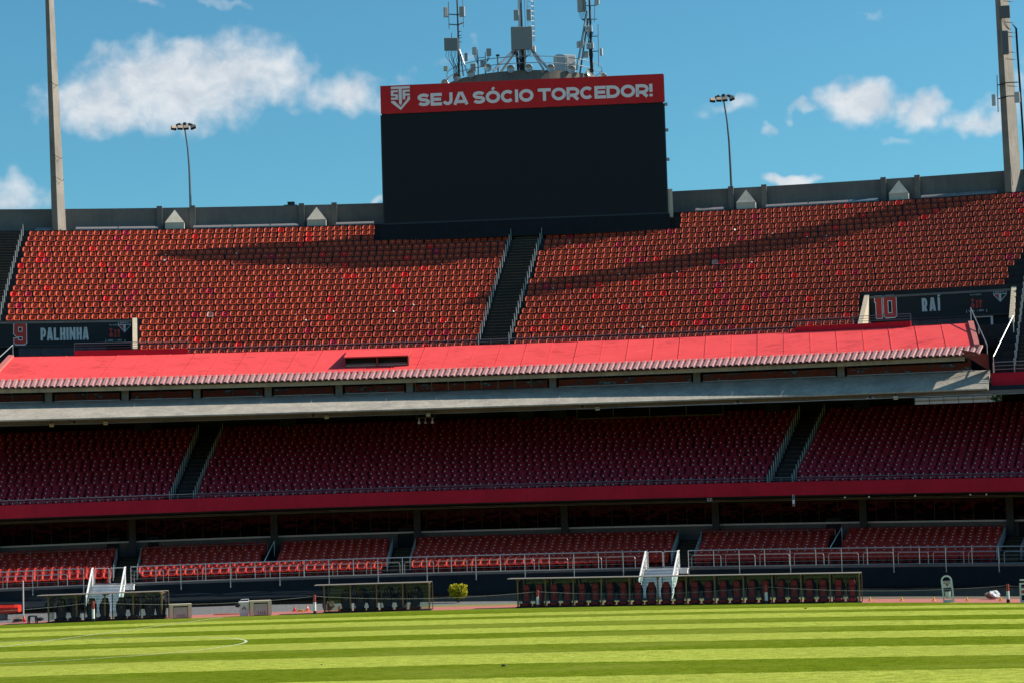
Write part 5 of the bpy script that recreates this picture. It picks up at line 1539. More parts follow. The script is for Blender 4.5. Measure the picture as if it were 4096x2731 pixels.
# ------------------------------------------------------------------ white steel steps down to the track
def white_steps(label, u, w, run, rise, lab2):
    base = P(u, 131.0, 0)
    g = gz(base.x)
    zt = P(u, 131.0, 1.60).z - g
    T = thing('white_steps', label, 'stairs', (base.x, base.y, g), -u - 0.11)
    n = 10
    for i in range(n):
        z1 = zt - i * zt / n; y1 = -0.45 - i * run / n
        st = MB().box((-w / 2, y1 - run / n - 0.015, z1 - 0.045), (w / 2, y1, z1)).build('tread', WHITE, T)
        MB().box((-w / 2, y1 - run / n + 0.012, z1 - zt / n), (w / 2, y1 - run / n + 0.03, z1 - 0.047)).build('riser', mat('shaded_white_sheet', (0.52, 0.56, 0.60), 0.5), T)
    MB().box((-w / 2, -0.45, zt - 0.05), (w / 2 + 0.55, 0.0, zt + 0.003)).build('landing', WHITE, T)
    MB().box((w / 2 + 0.02, -0.42, zt - 0.30), (w / 2 + 0.52, -0.05, zt - 0.055)).build('landing_box', WHITE, T)
    for sgn in (-1, 1):
        x = sgn * (w / 2 + 0.02)
        mb = MB(); pr = [(-0.42, zt + 0.0), (-0.42, zt - 0.22), (-0.45 - run, -0.02), (-0.45 - run - 0.20, -0.02)]
        mb.add([(x - 0.02, y, z) for y, z in pr] + [(x + 0.02, y, z) for y, z in pr], [(0, 1, 2, 3), (7, 6, 5, 4)] + [(i, i + 4, (i + 1) % 4 + 4, (i + 1) % 4) for i in range(4)])
        mb.build('stringer', WHITE, T)
        y0, y1 = -0.42, -0.45 - run
        for h, r in ((1.0, 0.034), (0.78, 0.022)):
            MB().tube([(x, 0.0, zt + h), (x, y0, zt + h), (x, y1, h + 0.02), (x, y1, h - 0.25)], r, 6).build('handrail', WHITE, T)
        for q in range(5):
            y = y0 + (y1 - y0) * q / 4; zb = zt + (0.02 - zt) * q / 4
            MB().tube([(x, y, zb), (x, y, zb + 1.0)], 0.010, 5).build('baluster', GALV, T)
        for h in (0.25, 0.50): MB().tube([(x, y0, zt + h), (x, y1, h + 0.02)], 0.006, 4).build('infill_bar', GALV, T)
        for q in range(4): MB().tube([(x, y0 + 0.42 * q / 3, zt), (x, y0 + 0.42 * q / 3, zt + 1.0)], 0.016, 5).build('baluster', WHITE, T)
        for h in (0.15, 0.30, 0.45, 0.60): MB().tube([(x, y0, zt + h), (x, 0.0, zt + h)], 0.010, 4).build('infill_bar', WHITE, T)
    # gate leaves across the landing
    for (a, b) in ((-w / 2 + 0.05, -0.03), (0.03, w / 2 - 0.05)):
        zl, zh = zt + 0.08, zt + 0.98
        MB().tube([(a, 0.03, zl), (a, 0.03, zh - 0.06), (a + 0.06, 0.03, zh), (b - 0.06, 0.03, zh), (b, 0.03, zh - 0.06), (b, 0.03, zl), (a, 0.03, zl)], 0.024, 6).build('gate_leaf', STEEL, T)
    return T


white_steps('white steel steps with railings behind the left dugout', -0.1290, 1.82, 2.1, 0.16, '')
white_steps('white steel steps with railings behind the long dugout', 0.1440, 1.86, 2.1, 0.16, '')

# ------------------------------------------------------------------ dugouts
def dugout(label, xa, ya, xb, yb, h, bays, depth=1.5):
    L = math.hypot(xb - xa, yb - ya); rz = math.atan2(yb - ya, xb - xa)
    za, zb = gz(xa), gz(xb)
    T = thing('dugout', label, 'dugout', (xa, ya, za), rz, tilt=-math.atan2(zb - za, L))
    rf = MB()
    prof = [(-0.30, h - 0.03), (-0.32, h - 0.005), (-0.28, h + 0.012), (depth * 0.5, h + 0.02), (depth + 0.1, h - 0.01), (depth + 0.1, h - 0.04), (depth * 0.5, h - 0.01)]
    n = len(prof)
    rf.add([(-0.45, y, z) for y, z in prof] + [(L + 0.1, y, z) for y, z in prof], [tuple(range(n - 1, -1, -1)), tuple(range(n, 2 * n))] + [(i, (i + 1) % n, (i + 1) % n + n, i + n) for i in range(n)])
    rf.build('roof', mat('dugout_roof_metal', (0.42, 0.38, 0.34), 0.4, 0.4, 0.2, 3), T)
    for i in range(bays + 1):
        x = L * i / bays
        for (dx, y, w_) in ((0, 0.25, 0.035), (0.10, depth, 0.022)):
            MB().box((x + dx - w_, y - w_, 0), (x + dx + w_, y + w_, h - 0.05)).build('post', POSTGOLD, T)
        MB().tube([(x, -0.2, h - 0.05), (x, 0.25, h - 0.12), (x, depth, h - 0.05)], 0.03, 5).build('bracket', POSTGOLD, T)
    for i in range(bays):
        x0, x1 = L * i / bays + 0.05, L * (i + 1) / bays - 0.05
        MB().box((x0, depth - 0.004, 0.025), (x1, depth + 0.004, h - 0.06)).build('glass_panel', GLASS_CLEAR, T)
    for x in (0.0, L):
        MB().box((x - 0.004, 0.3, 0.1), (x + 0.004, depth - 0.04, h - 0.06)).build('glass_panel', GLASS_CLEAR, T)
    MB().box((-0.1, 0.1, -0.05), (L + 0.1, depth + 0.05, 0.02)).build('floor', CONC_D, T)
    return T, L, rz


def make_chair(name, label, mshell, mpad, wings, group):
    T = thing(name, label, 'chair', group=group)
    def sym(pts): return pts + [(-x, z) for x, z in reversed(pts)]
    shell = sym([(0.13, 1.15), (0.165, 1.05), (0.19, 0.97), (0.265, 0.84), (0.285, 0.66), (0.270, 0.42), (0.225, 0.20), (0.235, 0.10)])
    mb = MB(); V = []
    n = len(shell)
    for (y, k) in ((0.13, 0.94), (0.08, 1.0), (0.03, 0.97)):
        for (x, z) in shell: V.append((x * k, y + 0.06 * (z - 0.5) - 0.22 * max(0, abs(x) - 0.16) / 0.1 * (1 if z < 0.9 else 0.3) * 0.5, z * (0.99 if k < 1 else 1.0)))
    F = [tuple(range(n)), tuple(range(3 * n - 1, 2 * n - 1, -1))]
    for r in range(2):
        for i in range(n): F.append((r * n + i, (r + 1) * n + i, (r + 1) * n + (i + 1) % n, r * n + (i + 1) % n))
    mb.add(V, F); mb.build('shell', mshell, T, smooth=False)
    head = sym([(0.125, 1.135), (0.15, 1.04), (0.17, 0.965), (0.15, 0.83)])
    body = sym([(0.145, 0.815), (0.135, 0.60), (0.15, 0.30), (0.16, 0.10)])
    for nm, pl in (('headrest', head), ('back_pad', body)):
        q = MB(); m_ = len(pl); V = []
        for (y, k) in ((0.05, 1.0), (0.0, 0.98), (-0.02, 0.88)):
            cz = sum(z for _, z in pl) / m_
            for (x, z) in pl: V.append((x * k, y + 0.06 * (z - 0.5) - 0.012, cz + (z - cz) * (k if k < 1 else 1)))
        F = [tuple(range(2 * m_, 3 * m_))] + [(r * m_ + i, (r + 1) * m_ + i, (r + 1) * m_ + (i + 1) % m_, r * m_ + (i + 1) % m_) for r in range(2) for i in range(m_)]
        q.add(V, F); q.build(nm, mpad, T, smooth=False)
    cu = MB().bbox((-0.20, -0.42, 0.06), (0.20, 0.02, 0.20), 0.05); cu.build('cushion', mpad, T)
    bs = MB()
    for s_ in (-1, 1): bs.bbox((s_ * 0.30 if s_ < 0 else 0.19, -0.44, 0.04), (-0.19 if s_ < 0 else 0.30, 0.05, 0.16), 0.04)
    bs.build('side_bolsters', mshell, T)
    MB().box((-0.22, -0.35, 0.0), (0.22, 0.1, 0.06)).build('base', CHAIRBLK, T)
    em = MB(); em.prism([(-0.035, 0.66), (-0.035, 0.64), (0, 0.59), (0.035, 0.64), (0.035, 0.66)], -0.036, -0.030)
    em.prism([(-0.055, 0.57), (0.055, 0.57), (0.055, 0.560), (-0.055, 0.560)], -0.040, -0.034)
    em.build('emblem', CHAIRGREY, T)
    if wings:
        for s_ in (-1, 1):
            MB().prism([(s_ * 0.05, 1.02), (s_ * 0.11, 1.04), (s_ * 0.10, 0.99), (s_ * 0.06, 0.975)], -0.012, 0.004).build('headrest_slot', mat('pale_slot', (0.32, 0.34, 0.36), 0.6), T)
    return T


def place_chairs(T, rz, xa, ya, xs, proto, label_of, y=0.72):
    out = []
    for i, x in enumerate(xs):
        px, py = xa + x * math.cos(rz) - y * math.sin(rz), ya + x * math.sin(rz) + y * math.cos(rz)
        loc = (px, py, gz(px) + 0.02)
        if not getattr(proto, 'used', False) and proto.get('_free', 1) == 1 and i == 0 and proto['_n'] == 0:
            proto.location = loc; proto.rotation_euler = (0, 0, rz + random.gauss(0, 0.03)); proto['label'] = label_of(i); proto['_n'] = 1
        else:
            c = copy_tree(proto, loc, rz + random.gauss(0, 0.03), label_of(i))
        out.append(loc)
    return out


def ordn(i, n):
    w = ['first', 'second', 'third', 'fourth', 'fifth', 'sixth', 'seventh', 'eighth', 'ninth', 'tenth', 'eleventh', 'twelfth']
    if i < (n + 1) // 2: return w[i] + ' from the left'
    return (w[n - 1 - i] + ' from the right')


red = make_chair('bench_chair', '', CHAIRBLK, CHAIRRED, False, 'red and black chairs in the long dugout'); red['_n'] = 0
blk = make_chair('bench_chair', '', CHAIRBLK, CHAIRBLK, True, 'black chairs in the left and middle dugouts'); blk['_n'] = 0
dL, LL, rL = dugout('short glass-backed dugout at the far left with black chairs', -24.75, 118.5, -18.75, 118.15, 1.42, 4)
place_chairs(dL, rL, -24.75, 118.5, [0.62, 1.36, 2.22, 2.92, 3.80, 4.52, 5.32, 5.90], blk, lambda i: 'black padded chair in the left dugout, ' + ordn(i, 8), 0.55)
dC, LC, rC = dugout('short glass-backed dugout left of the round bush with black chairs', -10.25, 118.35, -4.75, 118.2, 1.45, 4)
place_chairs(dC, rC, -10.25, 118.35, [1.12, 1.85, 2.52, 3.30, 4.02, 4.75], blk, lambda i: 'black padded chair in the middle dugout, ' + ordn(i, 6), 0.55)
xa, ya, xb, yb = -0.15, 118.1, 17.25, 115.0
dR, LR, rR = dugout('long glass-backed dugout with red and black chairs on the right', xa, ya, xb, yb, 1.50, 12)
bw = LR / 12
place_chairs(dR, rR, xa, ya, [bw * i + d for i in range(12) for d in (bw / 2 - 0.33, bw / 2 + 0.37)], red, lambda i: 'red and black padded chair in the long dugout, ' + ordn(i, 24), 0.55)
for o in list(bpy.data.objects):
    if '_n' in o: del o['_n']

# ------------------------------------------------------------------ chain posts along the touchline
posts = [(-22.09, 117.15, 1.06), (-10.63, 117.2, 0.99), (0.92, 117.2, 0.90), (12.55, 115.35, 0.94), (24.05, 111.6, 0.91), (-34.0, 117.0, 1.0), (33.5, 106.8, 0.95)]
nmL = ['before the left dugout', 'at the left end of the middle dugout', 'before the left end of the long dugout', 'before the right half of the long dugout', 'near the right edge of the picture', 'beyond the left edge', 'beyond the right edge']
prot = None
for (x, y, h), lb in zip(posts, nmL):
    t = thing('chain_post', 'red and white marker post holding the chain ' + lb, 'post', (x, y, gz(x)), group='chain posts along the touchline')
    for (z0, z1, m, nm) in ((0, 0.16, CHAIRBLK, 'foot'), (0.16, 0.62 * h, WHITE, 'white_shaft'), (0.62 * h, h, POSTRED, 'red_shaft')):
        MB().tube([(0, 0, z0), (0, 0, z1)], 0.075 if nm != 'foot' else 0.085, 10).build(nm, m, t)
ch_m = mat('dotted_chain', (0.62, 0.64, 0.60), 0.5, 0, 0.9, 40, coords='World')
order = sorted(posts)
for (p, q) in zip(order[:-1], order[1:]):
    mb = MB(); n = 130
    pts = []
    for i in range(n + 1):
        t = i / n; x = p[0] + (q[0] - p[0]) * t
        pts.append(Vector((x, p[1] + (q[1] - p[1]) * t, gz(x) + (p[2] + (q[2] - p[2]) * t) - 0.08 - 0.24 * 4 * t * (1 - t))))
    for a, b in zip(pts[:-1], pts[1:]): mb.tube([a, a + (b - a) * 0.62], 0.012, 4)
    lbs = {0: 'left edge to the left dugout', 1: 'left dugout to the middle dugout', 2: 'middle dugout to the long dugout', 3: 'left half of the long dugout', 4: 'right half of the long dugout to the right edge', 5: 'right edge of the picture'}
    mb.build('barrier_chain', ch_m, None, label='thin sagging barrier chain, ' + lbs[order.index(p)], cat='chain', group='barrier chains')

# ------------------------------------------------------------------ beige drinks boxes, bin
def beige_box(label, x, y, w, d, h, rz):
    T = thing('beige_cabinet', label, 'cabinet', (x, y, gz(x)), rz, 'beige touchline cabinets')
    t = 0.19
    MB().box((0, 0, 0), (t, d, h)).build('side', BEIGE, T); MB().box((w - t, 0, 0), (w, d, h)).build('side', BEIGE, T)
    MB().box((t, 0.0, h - 0.10), (w - t, d, h)).build('top', BEIGE, T)
    MB().box((t, 0.10, 0), (w - t, d, h - 0.10)).build('core', NAVY, T)
    dr = MB().box((t + 0.02, 0.06, 0.02), (w - t - 0.02, 0.095, h - 0.19)).build('door', mat('grey_door', (0.50, 0.46, 0.45), 0.5, 0, 0.1, 4), T)
    MB().box((t + 0.02, 0.05, h - 0.185), (w - t - 0.02, 0.058, h - 0.17)).build('door_edge', WHITE, dr)
    for q in range(4): MB().box((t + 0.20 + q * 0.11, 0.052, 0.06), (t + 0.26 + q * 0.11, 0.058, 0.20)).build('vent', mat('vent_grey', (0.22, 0.21, 0.21), 0.6), dr)
    return T


beige_box('beige cabinet with a grey door right of the left dugout', -18.25, 117.85, 1.15, 0.9, 0.72, 0.18)
beige_box('beige cabinet with a grey door beside the white bin', -14.05, 117.85, 1.12, 0.9, 0.76, 0.18)
T = thing('wheeled_bin', 'white bin with a dark bag spilling out beside the beige cabinet', 'bin', (-14.42, 118.3, gz(-14.4)), 0.1)
mb = MB(); mb.add([(-0.22, -0.2, 0), (0.22, -0.2, 0), (0.22, 0.2, 0), (-0.22, 0.2, 0), (-0.27, -0.25, 0.66), (0.27, -0.25, 0.66), (0.27, 0.25, 0.66), (-0.27, 0.25, 0.66)], [(0, 3, 2, 1), (0, 1, 5, 4), (1, 2, 6, 5), (2, 3, 7, 6), (3, 0, 4, 7), (4, 5, 6, 7)])
mb.build('body', WHITE, T); MB().bbox((-0.29, -0.27, 0.66), (0.29, 0.27, 0.74), 0.03).build('lid', WHITE, T)
MB().tube([(-0.15, -0.1, 0.72), (-0.15, -0.1, 0.84), (0.25, -0.1, 0.85), (0.25, -0.1, 0.72)], 0.018, 5).build('lid_handle', WHITE, T)
MB().prism([(-0.12, 0.35), (-0.06, 0.30), (0.0, 0.42), (0.06, 0.30), (0.12, 0.33), (0.0, 0.50)], -0.262, -0.25).build('printed_mark', mat('grey_print', (0.2, 0.2, 0.22), 0.6), T)


def lump(name, m, parent, sx, sy, sz, seed, rough=0.25, n=10, M=None, loc=(0, 0, 0), **kw):
    """irregular soft lump"""
    r = random.Random(seed); mb = MB(); vs = []
    offs = [(r.uniform(-1, 1), r.uniform(-1, 1), r.uniform(-1, 1), r.uniform(2, 5)) for _ in range(6)]
    rings = 8
    for i in range(rings + 1):
        th = math.pi * i / rings
        for k in range(14):
            ph = 2 * math.pi * k / 14
            d = Vector((math.sin(th) * math.cos(ph), math.sin(th) * math.sin(ph), math.cos(th)))
            f = 1 + rough * sum(math.sin(q[3] * (d.x * q[0] + d.y * q[1] + d.z * q[2]) + q[3]) for q in offs) / 3 + r.uniform(-.3, .3) * rough * (1 if 0 < i < rings else 0)
            vs.append((d.x * sx * f, d.y * sy * f, max(-0.0, sz * 0.5 + d.z * sz * 0.5 * f)))
    fs = []
    for i in range(rings):
        for k in range(14): fs.append((i * 14 + k, (i + 1) * 14 + k, (i + 1) * 14 + (k + 1) % 14, i * 14 + (k + 1) % 14))
    mb.add(vs, fs)
    o = mb.build(name, m, parent, **kw)
    o.location = loc
    return o


lump('bin_bag', CHAIRBLK, T, 0.16, 0.16, 0.22, 3, loc=(-0.30, -0.12, 0.44))
# wrapped heap, brown bag, small dark bags
T = thing('wrapped_heap', 'crumpled white plastic sheet over a brown heap on the track', 'heap', (24.4, 117.0, gz(24.4)))
lump('heap', mat('tan_sack', (0.30, 0.20, 0.13), 0.9, 0, 0.3, 6), T, 0.34, 0.3, 0.36, 5)
lump('plastic_sheet', PLASTICW, T, 0.30, 0.28, 0.40, 8, 0.35, loc=(0.06, -0.08, 0.0))
o = lump('kit_bag', BROWN, None, 0.32, 0.22, 0.44, 11, 0.35, label='brown kit bag slumped on the track left of the middle dugout', cat='bag'); o.location = (-10.35, 121.9, gz(-10.3))
for (x, y, sd, lb) in ((-26.95, 121.4, 21, 'small dark bag on the track beside the red cone at far left'), (-25.9, 122.0, 22, 'small dark bag right of the red cones at far left')):
    o = lump('small_bag', DKMETAL, None, 0.22, 0.16, 0.18, sd, 0.3, label=lb, cat='bag'); o.location = (x, y, gz(x))
# stool
T = thing('plastic_stool', 'small black plastic stool left of the left dugout', 'stool', (-25.35, 117.7, gz(-25.3)))
MB().bbox((-0.22, -0.2, 0.36), (0.22, 0.2, 0.42), 0.04).build('seat', CHAIRBLK, T)
for sx in (-1, 1):
    for sy in (-1, 1):
        MB().add([(sx * (0.14 + 0.0), sy * 0.13, 0.36), (sx * 0.21, sy * 0.13, 0.36), (sx * 0.21, sy * 0.19, 0.36), (sx * 0.14, sy * 0.19, 0.36), (sx * 0.19, sy * 0.17, 0), (sx * 0.24, sy * 0.17, 0), (sx * 0.24, sy * 0.22, 0), (sx * 0.19, sy * 0.22, 0)],
                 [(0, 1, 2, 3), (4, 7, 6, 5), (0, 4, 5, 1), (1, 5, 6, 2), (2, 6, 7, 3), (3, 7, 4, 0)]).build('leg', CHAIRBLK, T)


def cone(label, x, y, h, r, m, band=None, group=None):
    T = thing('traffic_cone', label, 'cone', (x, y, gz(x)), random.uniform(0, 1), group)
    MB().bbox((-r, -r, 0), (r, r, 0.025), 0.01).build('base', m, T)
    MB().lathe([(r * 0.78, 0.025), (r * 0.50, h * 0.45), (r * 0.18, h * 0.97), (r * 0.14, h), (0, h)], 12).build('body', m, T, smooth=True)
    if band: MB().lathe([(r * 0.56, h * 0.38), (r * 0.40, h * 0.62)], 12).build('band', band, T, smooth=True)


for i, (x, y) in enumerate(((18.08, 116.94), (19.59, 116.21), (21.11, 115.51), (22.66, 114.83), (24.23, 114.19))):
    cone('yellow marker cone on the red track, ' + ['nearest the long dugout', 'second from the long dugout', 'left of the white board stand', 'right of the white board stand', 'nearest the wrapped heap'][i], x, y, 0.21, 0.085, YELLOWPL, None, 'yellow marker cones on the right')
cone('red cone at the far left, left one of two', -27.18, 121.6, 0.24, 0.10, REDPL); cone('larger red cone at the far left, right one of two', -26.60, 121.4, 0.32, 0.13, REDPL)
cone('neon green cone at the right end of the left dugout', -18.95, 120.6, 0.30, 0.12, GREENPL, YELLOWPL); cone('neon green and yellow cone hidden behind the left dugout post', -19.25, 120.7, 0.28, 0.11, GREENPL, YELLOWPL)
cone('red cone on the track, left of the striped one', -12.16, 122.1, 0.27, 0.11, REDPL); cone('red cone with a white band on the track near the brown bag', -11.47, 122.1, 0.34, 0.12, ORANGEPL, WHITE)
T = MB().prism([(-0.22, 0), (0.22, 0), (0.16, 0.06), (0.0, 0.10)], -0.15, 0.15).build('yellow_wedge', YELLOWPL, None, label='flat yellow wedge lying between the two cones', cat='wedge'); T.location = (-11.85, 122.0, gz(-11.8))
for (x, y, lb) in ((-9.45, 120.2, 'orange training hurdle behind the left end of the middle dugout'), (-5.65, 119.9, 'orange training hurdle behind the right end of the middle dugout')):
    T = thing('training_hurdle', lb, 'hurdle', (x, y, gz(x)), 0.2)
    for sx in (-1, 1): MB().prism([(sx * 0.17 - 0.05, 0), (sx * 0.17 + 0.05, 0), (sx * 0.15 + 0.03, 0.27), (sx * 0.15 - 0.03, 0.27)], -0.05, 0.05).build('upright', ORANGEPL, T)
    MB().tube([(-0.18, 0, 0.25), (0.18, 0, 0.25)], 0.02, 6).build('bar', ORANGEPL, T)
    MB().tube([(-0.18, 0, 0.12), (0.18, 0, 0.12)], 0.02, 6).build('bar', YELLOWPL, T)
T = thing('low_bar', 'yellow bar resting between the two red cones at far left', 'bar', (-26.9, 121.5, gz(-26.9))); MB().tube([(-0.25, 0, 0.24), (0.28, -0.05, 0.27)], 0.022, 6).build('bar', YELLOWPL, T)
o = MB().prism([(-0.9, 0), (0.9, 0), (0.86, 0.03), (-0.7, 0.05)], -0.08, 0.08).build('flat_paddle', ORANGEPL, None, label='thin orange strip lying on the track left of the white bin', cat='strip'); o.location = (-15.6, 121.3, gz(-15.6) - 0.02)
# red covered trolley at the left edge
T = thing('covered_trolley', 'bright red covered trolley on a grey block at the left edge', 'trolley', (-28.4, 124.2, gz(-28.4)))
mb = MB(); vs = []
for (x, s_) in ((-1.6, 1.0), (-0.2, 1.0), (0.75, 0.95), (0.95, 0.85)):
    for (y, z) in ((-0.45, 0.42), (-0.55, 0.72), (-0.45, 0.86), (0.45, 0.86), (0.55, 0.72), (0.45, 0.42)): vs.append((x, y * s_, 0.64 + (z - 0.64) * s_))
mb.add(vs, [(i * 6 + j, i * 6 + (j + 1) % 6, i * 6 + 6 + (j + 1) % 6, i * 6 + 6 + j) for i in range(3) for j in range(6)] + [(5, 4, 3, 2, 1, 0), (18, 19, 20, 21, 22, 23)])
mb.build('cover', mat('red_tarpaulin', (0.70, 0.03, 0.012), 0.4, 0, 0.2, 4, 0.5, 0.3), T)
MB().box((-1.5, -0.4, 0.0), (0.2, 0.4, 0.41)).build('block', CONC_G, T)
MB().tube([(-1.5, -0.3, 0.90), (-0.2, -0.25, 0.92), (0.7, -0.1, 0.88)], 0.05, 6).build('rolled_strap', CHAIRBLK, T)
o = MB().tube([(0, 0, 0), (0.0, 0, 2.1)], 0.045, 8).build('white_pole', mat('dull_white_pole', (0.5, 0.45, 0.45), 0.5), None, label='plain pale pole standing on the track at far left', cat='pole'); o.location = (-28.0, 127.6, gz(-28))

# board stand with bin at the right
T = thing('board_stand', 'tall white round-topped stand with a striped emblem and a hanging bin', 'stand', (21.4, 113.0, gz(21.4)), -0.18, tilt=-0.07)
arch_o = [(-0.28, 0.0)] + [(0.28 * math.cos(math.radians(180 - a)), 1.07 + 0.28 * math.sin(math.radians(180 - a))) for a in range(0, 181, 15)] + [(0.28, 0.0)]
arch_i = [(-0.20, 0.0)] + [(0.20 * math.cos(math.radians(180 - a)), 1.07 + 0.20 * math.sin(math.radians(180 - a))) for a in range(0, 181, 15)] + [(0.20, 0.0)]
mb = MB()
for i in range(len(arch_o) - 1): mb.prism([arch_o[i], arch_o[i + 1], arch_i[i + 1], arch_i[i]], -0.05, 0.05)
mb.build('arch_frame', WHITE, T)
MB().box((-0.205, -0.02, 0.73), (0.205, 0.02, 1.07)).build('panel', WHITE, T)
MB().box((-0.205, -0.02, 0.0), (0.205, 0.02, 0.14)).build('foot_panel', WHITE, T)
MB().box((-0.17, -0.026, 1.01), (0.17, -0.021, 1.045)).build('red_stripe', SIGNRED, T); MB().box((-0.17, -0.026, 0.945), (0.17, -0.021, 0.975)).build('black_stripe', SIGNBLK, T)
MB().prism([(-0.075, 0.92), (0.075, 0.92), (0.075, 0.87), (0, 0.78), (-0.075, 0.87)], -0.028, -0.022).build('emblem', SIGNRED, T)
MB().prism([(-0.012, 0.88), (0.012, 0.88), (0.012, 0.81), (-0.012, 0.81)], -0.033, -0.029).build('emblem_bar', WHITESIGN, T)
bn_ = MB().lathe([(0.13, 0.20), (0.165, 0.58), (0.17, 0.60), (0.15, 0.59)], 14).build('bin', WHITE, T)
MB().lathe([(0.172, 0.55), (0.178, 0.60), (0.16, 0.605)], 14).build('bin_bag_rim', CHAIRBLK, bn_)
# white striped frame cut by the right edge
T = thing('striped_frame', 'white frame with red and black panels cut off by the right edge', 'sign', (24.62, 111.5, gz(24.6)), -0.1)
for (a, b, z0, z1) in ((0, 0.07, 0, 0.95), (1.33, 1.4, 0, 0.95), (0.07, 1.33, 0.88, 0.95), (0.07, 1.33, 0.60, 0.68), (0.07, 1.33, 0.36, 0.44), (0.07, 1.33, 0.0, 0.09), (0.03, 1.3, 1.06, 1.13), (0.28, 0.35, 0.95, 1.06)):
    MB().box((a, -0.05, z0), (b, 0.05, z1)).build('frame_bar', WHITE, T)
MB().box((0.075, -0.02, 0.445), (1.325, 0.02, 0.595)).build('red_panel', SIGNRED, T); MB().box((0.075, -0.02, 0.095), (1.325, 0.02, 0.355)).build('black_panel', SIGNBLK, T)

# ------------------------------------------------------------------ clipped golden bush
def foliage(name, m, parent, cx, cy, cz, rx, ry, rz, n, size, seed, power=3.0):
    r = np.random.default_rng(seed); V, F = [], []
    for i in range(n):
        d = r.normal(size=3); d /= np.linalg.norm(d)
        k = (abs(d[0]) ** power + abs(d[1]) ** power + abs(d[2]) ** power) ** (-1 / power)
        q = 0.72 + 0.30 * r.random() + 0.10 * math.sin(d[0] * 9 + seed) * math.sin(d[2] * 8)
        c = np.array([cx, cy, cz]) + d * k * q * np.array([rx, ry, rz])
        a = r.normal(size=3); a /= np.linalg.norm(a); b = np.cross(a, d + r.normal(size=3) * 0.5); b /= max(1e-6, np.linalg.norm(b))
        s_ = size * (0.6 + 0.8 * r.random()); o = len(V)
        V += [tuple(c - a * s_), tuple(c + b * s_ * 0.5), tuple(c + a * s_), tuple(c - b * s_ * 0.5)]
        F.append((o, o + 1, o + 2, o + 3))
    mb = MB(); mb.v = V; mb.f = F; mb.m = [0] * len(F)
    me = bpy.data.meshes.new(name); me.from_pydata(V, [], F); me.materials.append(m)
    return link(name, me, parent)


T = thing('round_bush', 'clipped golden green bush standing alone before the dark wall', 'bush', (-3.5, 128.6, gz(-3.5)))
foliage('crown', LEAFY, T, 0, 0, 0.62, 0.52, 0.5, 0.42, 2600, 0.045, 4, 3.4)
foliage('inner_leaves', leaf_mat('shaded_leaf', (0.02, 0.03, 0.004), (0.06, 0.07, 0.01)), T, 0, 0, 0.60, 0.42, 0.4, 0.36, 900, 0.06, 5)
for q in range(4): MB().tube([(0.05 * math.cos(q * 1.6), 0.05 * math.sin(q * 1.6), 0), (0.12 * math.cos(q * 1.6), 0.12 * math.sin(q * 1.6), 0.3), (0.25 * math.cos(q * 1.6), 0.2 * math.sin(q * 1.6), 0.6)], [0.025, 0.018, 0.008], 5).build('stem', TRUNK, T)

# ------------------------------------------------------------------ fittings under the tiers
for i, (u, s, z, lb) in enumerate(((-0.158, 136.4, 11.18, 'leftmost'), (-0.132, 136.4, 11.22, 'second from the left'), (-0.0235, 136.4, 11.20, 'left of the hanging camera frame'), (0.1108, 136.4, 11.20, 'above the booth window'), (0.2560, 136.4, 11.22, 'beside the daylight opening'))):
    T = thing('ceiling_lamp', 'small cream lamp box under the concrete overhang, ' + lb, 'lamp', P(u, s, z), -u, 'lamp boxes under the overhang')
    MB().bbox((-0.13, -0.06, -0.16), (0.13, 0.06, 0.04), 0.02).build('cover', CREAM, T); MB().box((-0.03, -0.03, 0.045), (0.03, 0.03, 0.34)).build('stem', DKMETAL, T)
for i, (u, lb) in enumerate(((-0.147, 'far left'), (-0.0300, 'left of the camera frame'), (0.1035, 'left of the booth'), (0.1800, 'right of the booth'), (0.2440, 'far right'))):
    T = thing('twin_spotlight', 'pair of slanting tube lamps under the overhang, ' + lb, 'lamp', P(u, 136.2, 11.22), -u, 'tube lamp pairs under the overhang')
    for sx in (-1, 1): MB().tube([(sx * 0.08, 0, 0.0), (sx * 0.30, -0.05, -0.08)], 0.022, 6).build('tube', CREAM, T)
    MB().box((-0.09, -0.03, -0.02), (0.09, 0.03, 0.14)).build('mount', DKMETAL, T)
T = thing('camera_frame', 'rusty frame with three hanging dome cameras under the overhang', 'camera mount', P(0.0255, 136.6, 11.35), -0.0255)
for pts in ([(-0.55, 0, 0.15), (-0.55, 0, -0.42), (0.55, 0, -0.42), (0.55, 0, 0.15)],): MB().tube(pts, 0.03, 5).build('frame', mat('rusty_steel', (0.13, 0.08, 0.055), 0.8, 0, 0.4, 8), T)
MB().bbox((0.02, -0.06, -0.35), (0.28, 0.06, -0.12), 0.02).build('control_box', PANELWHITE, T)
for q, x in enumerate((-0.42, -0.03, 0.40)):
    cmr = MB().lathe([(0.0, -0.44), (0.035, -0.45), (0.035, -0.62), (0.085, -0.68), (0.085, -0.76), (0.0, -0.80)], 10).mesh('dome_camera', PANELWHITE if q != 1 else GALV, True)
    link('dome_camera', cmr, T, M=Matrix.Translation((x, 0, 0)))
for i, (u, z) in enumerate(((0.231, 5.52), (0.2425, 5.52), (0.2645, 5.54), (0.2905, 5.55), (0.298, 5.55))):
    T = thing('small_spotlight', 'tiny white spotlight under the red band at the right, ' + ['first', 'second', 'third', 'fourth', 'fifth'][i] + ' from the left', 'lamp', P(u, 134.6, z), -u, 'spotlights under the red band')
    MB().bbox((-0.05, -0.06, -0.07), (0.05, 0.06, 0.03), 0.015).build('body', WHITE, T); MB().box((-0.012, -0.012, 0.03), (0.012, 0.012, 0.12)).build('bracket', DKMETAL, T)
T = thing('hanging_antenna', 'white access box with rods hanging below the red band', 'antenna', P(0.2065, 134.15, 5.30), -0.2065)
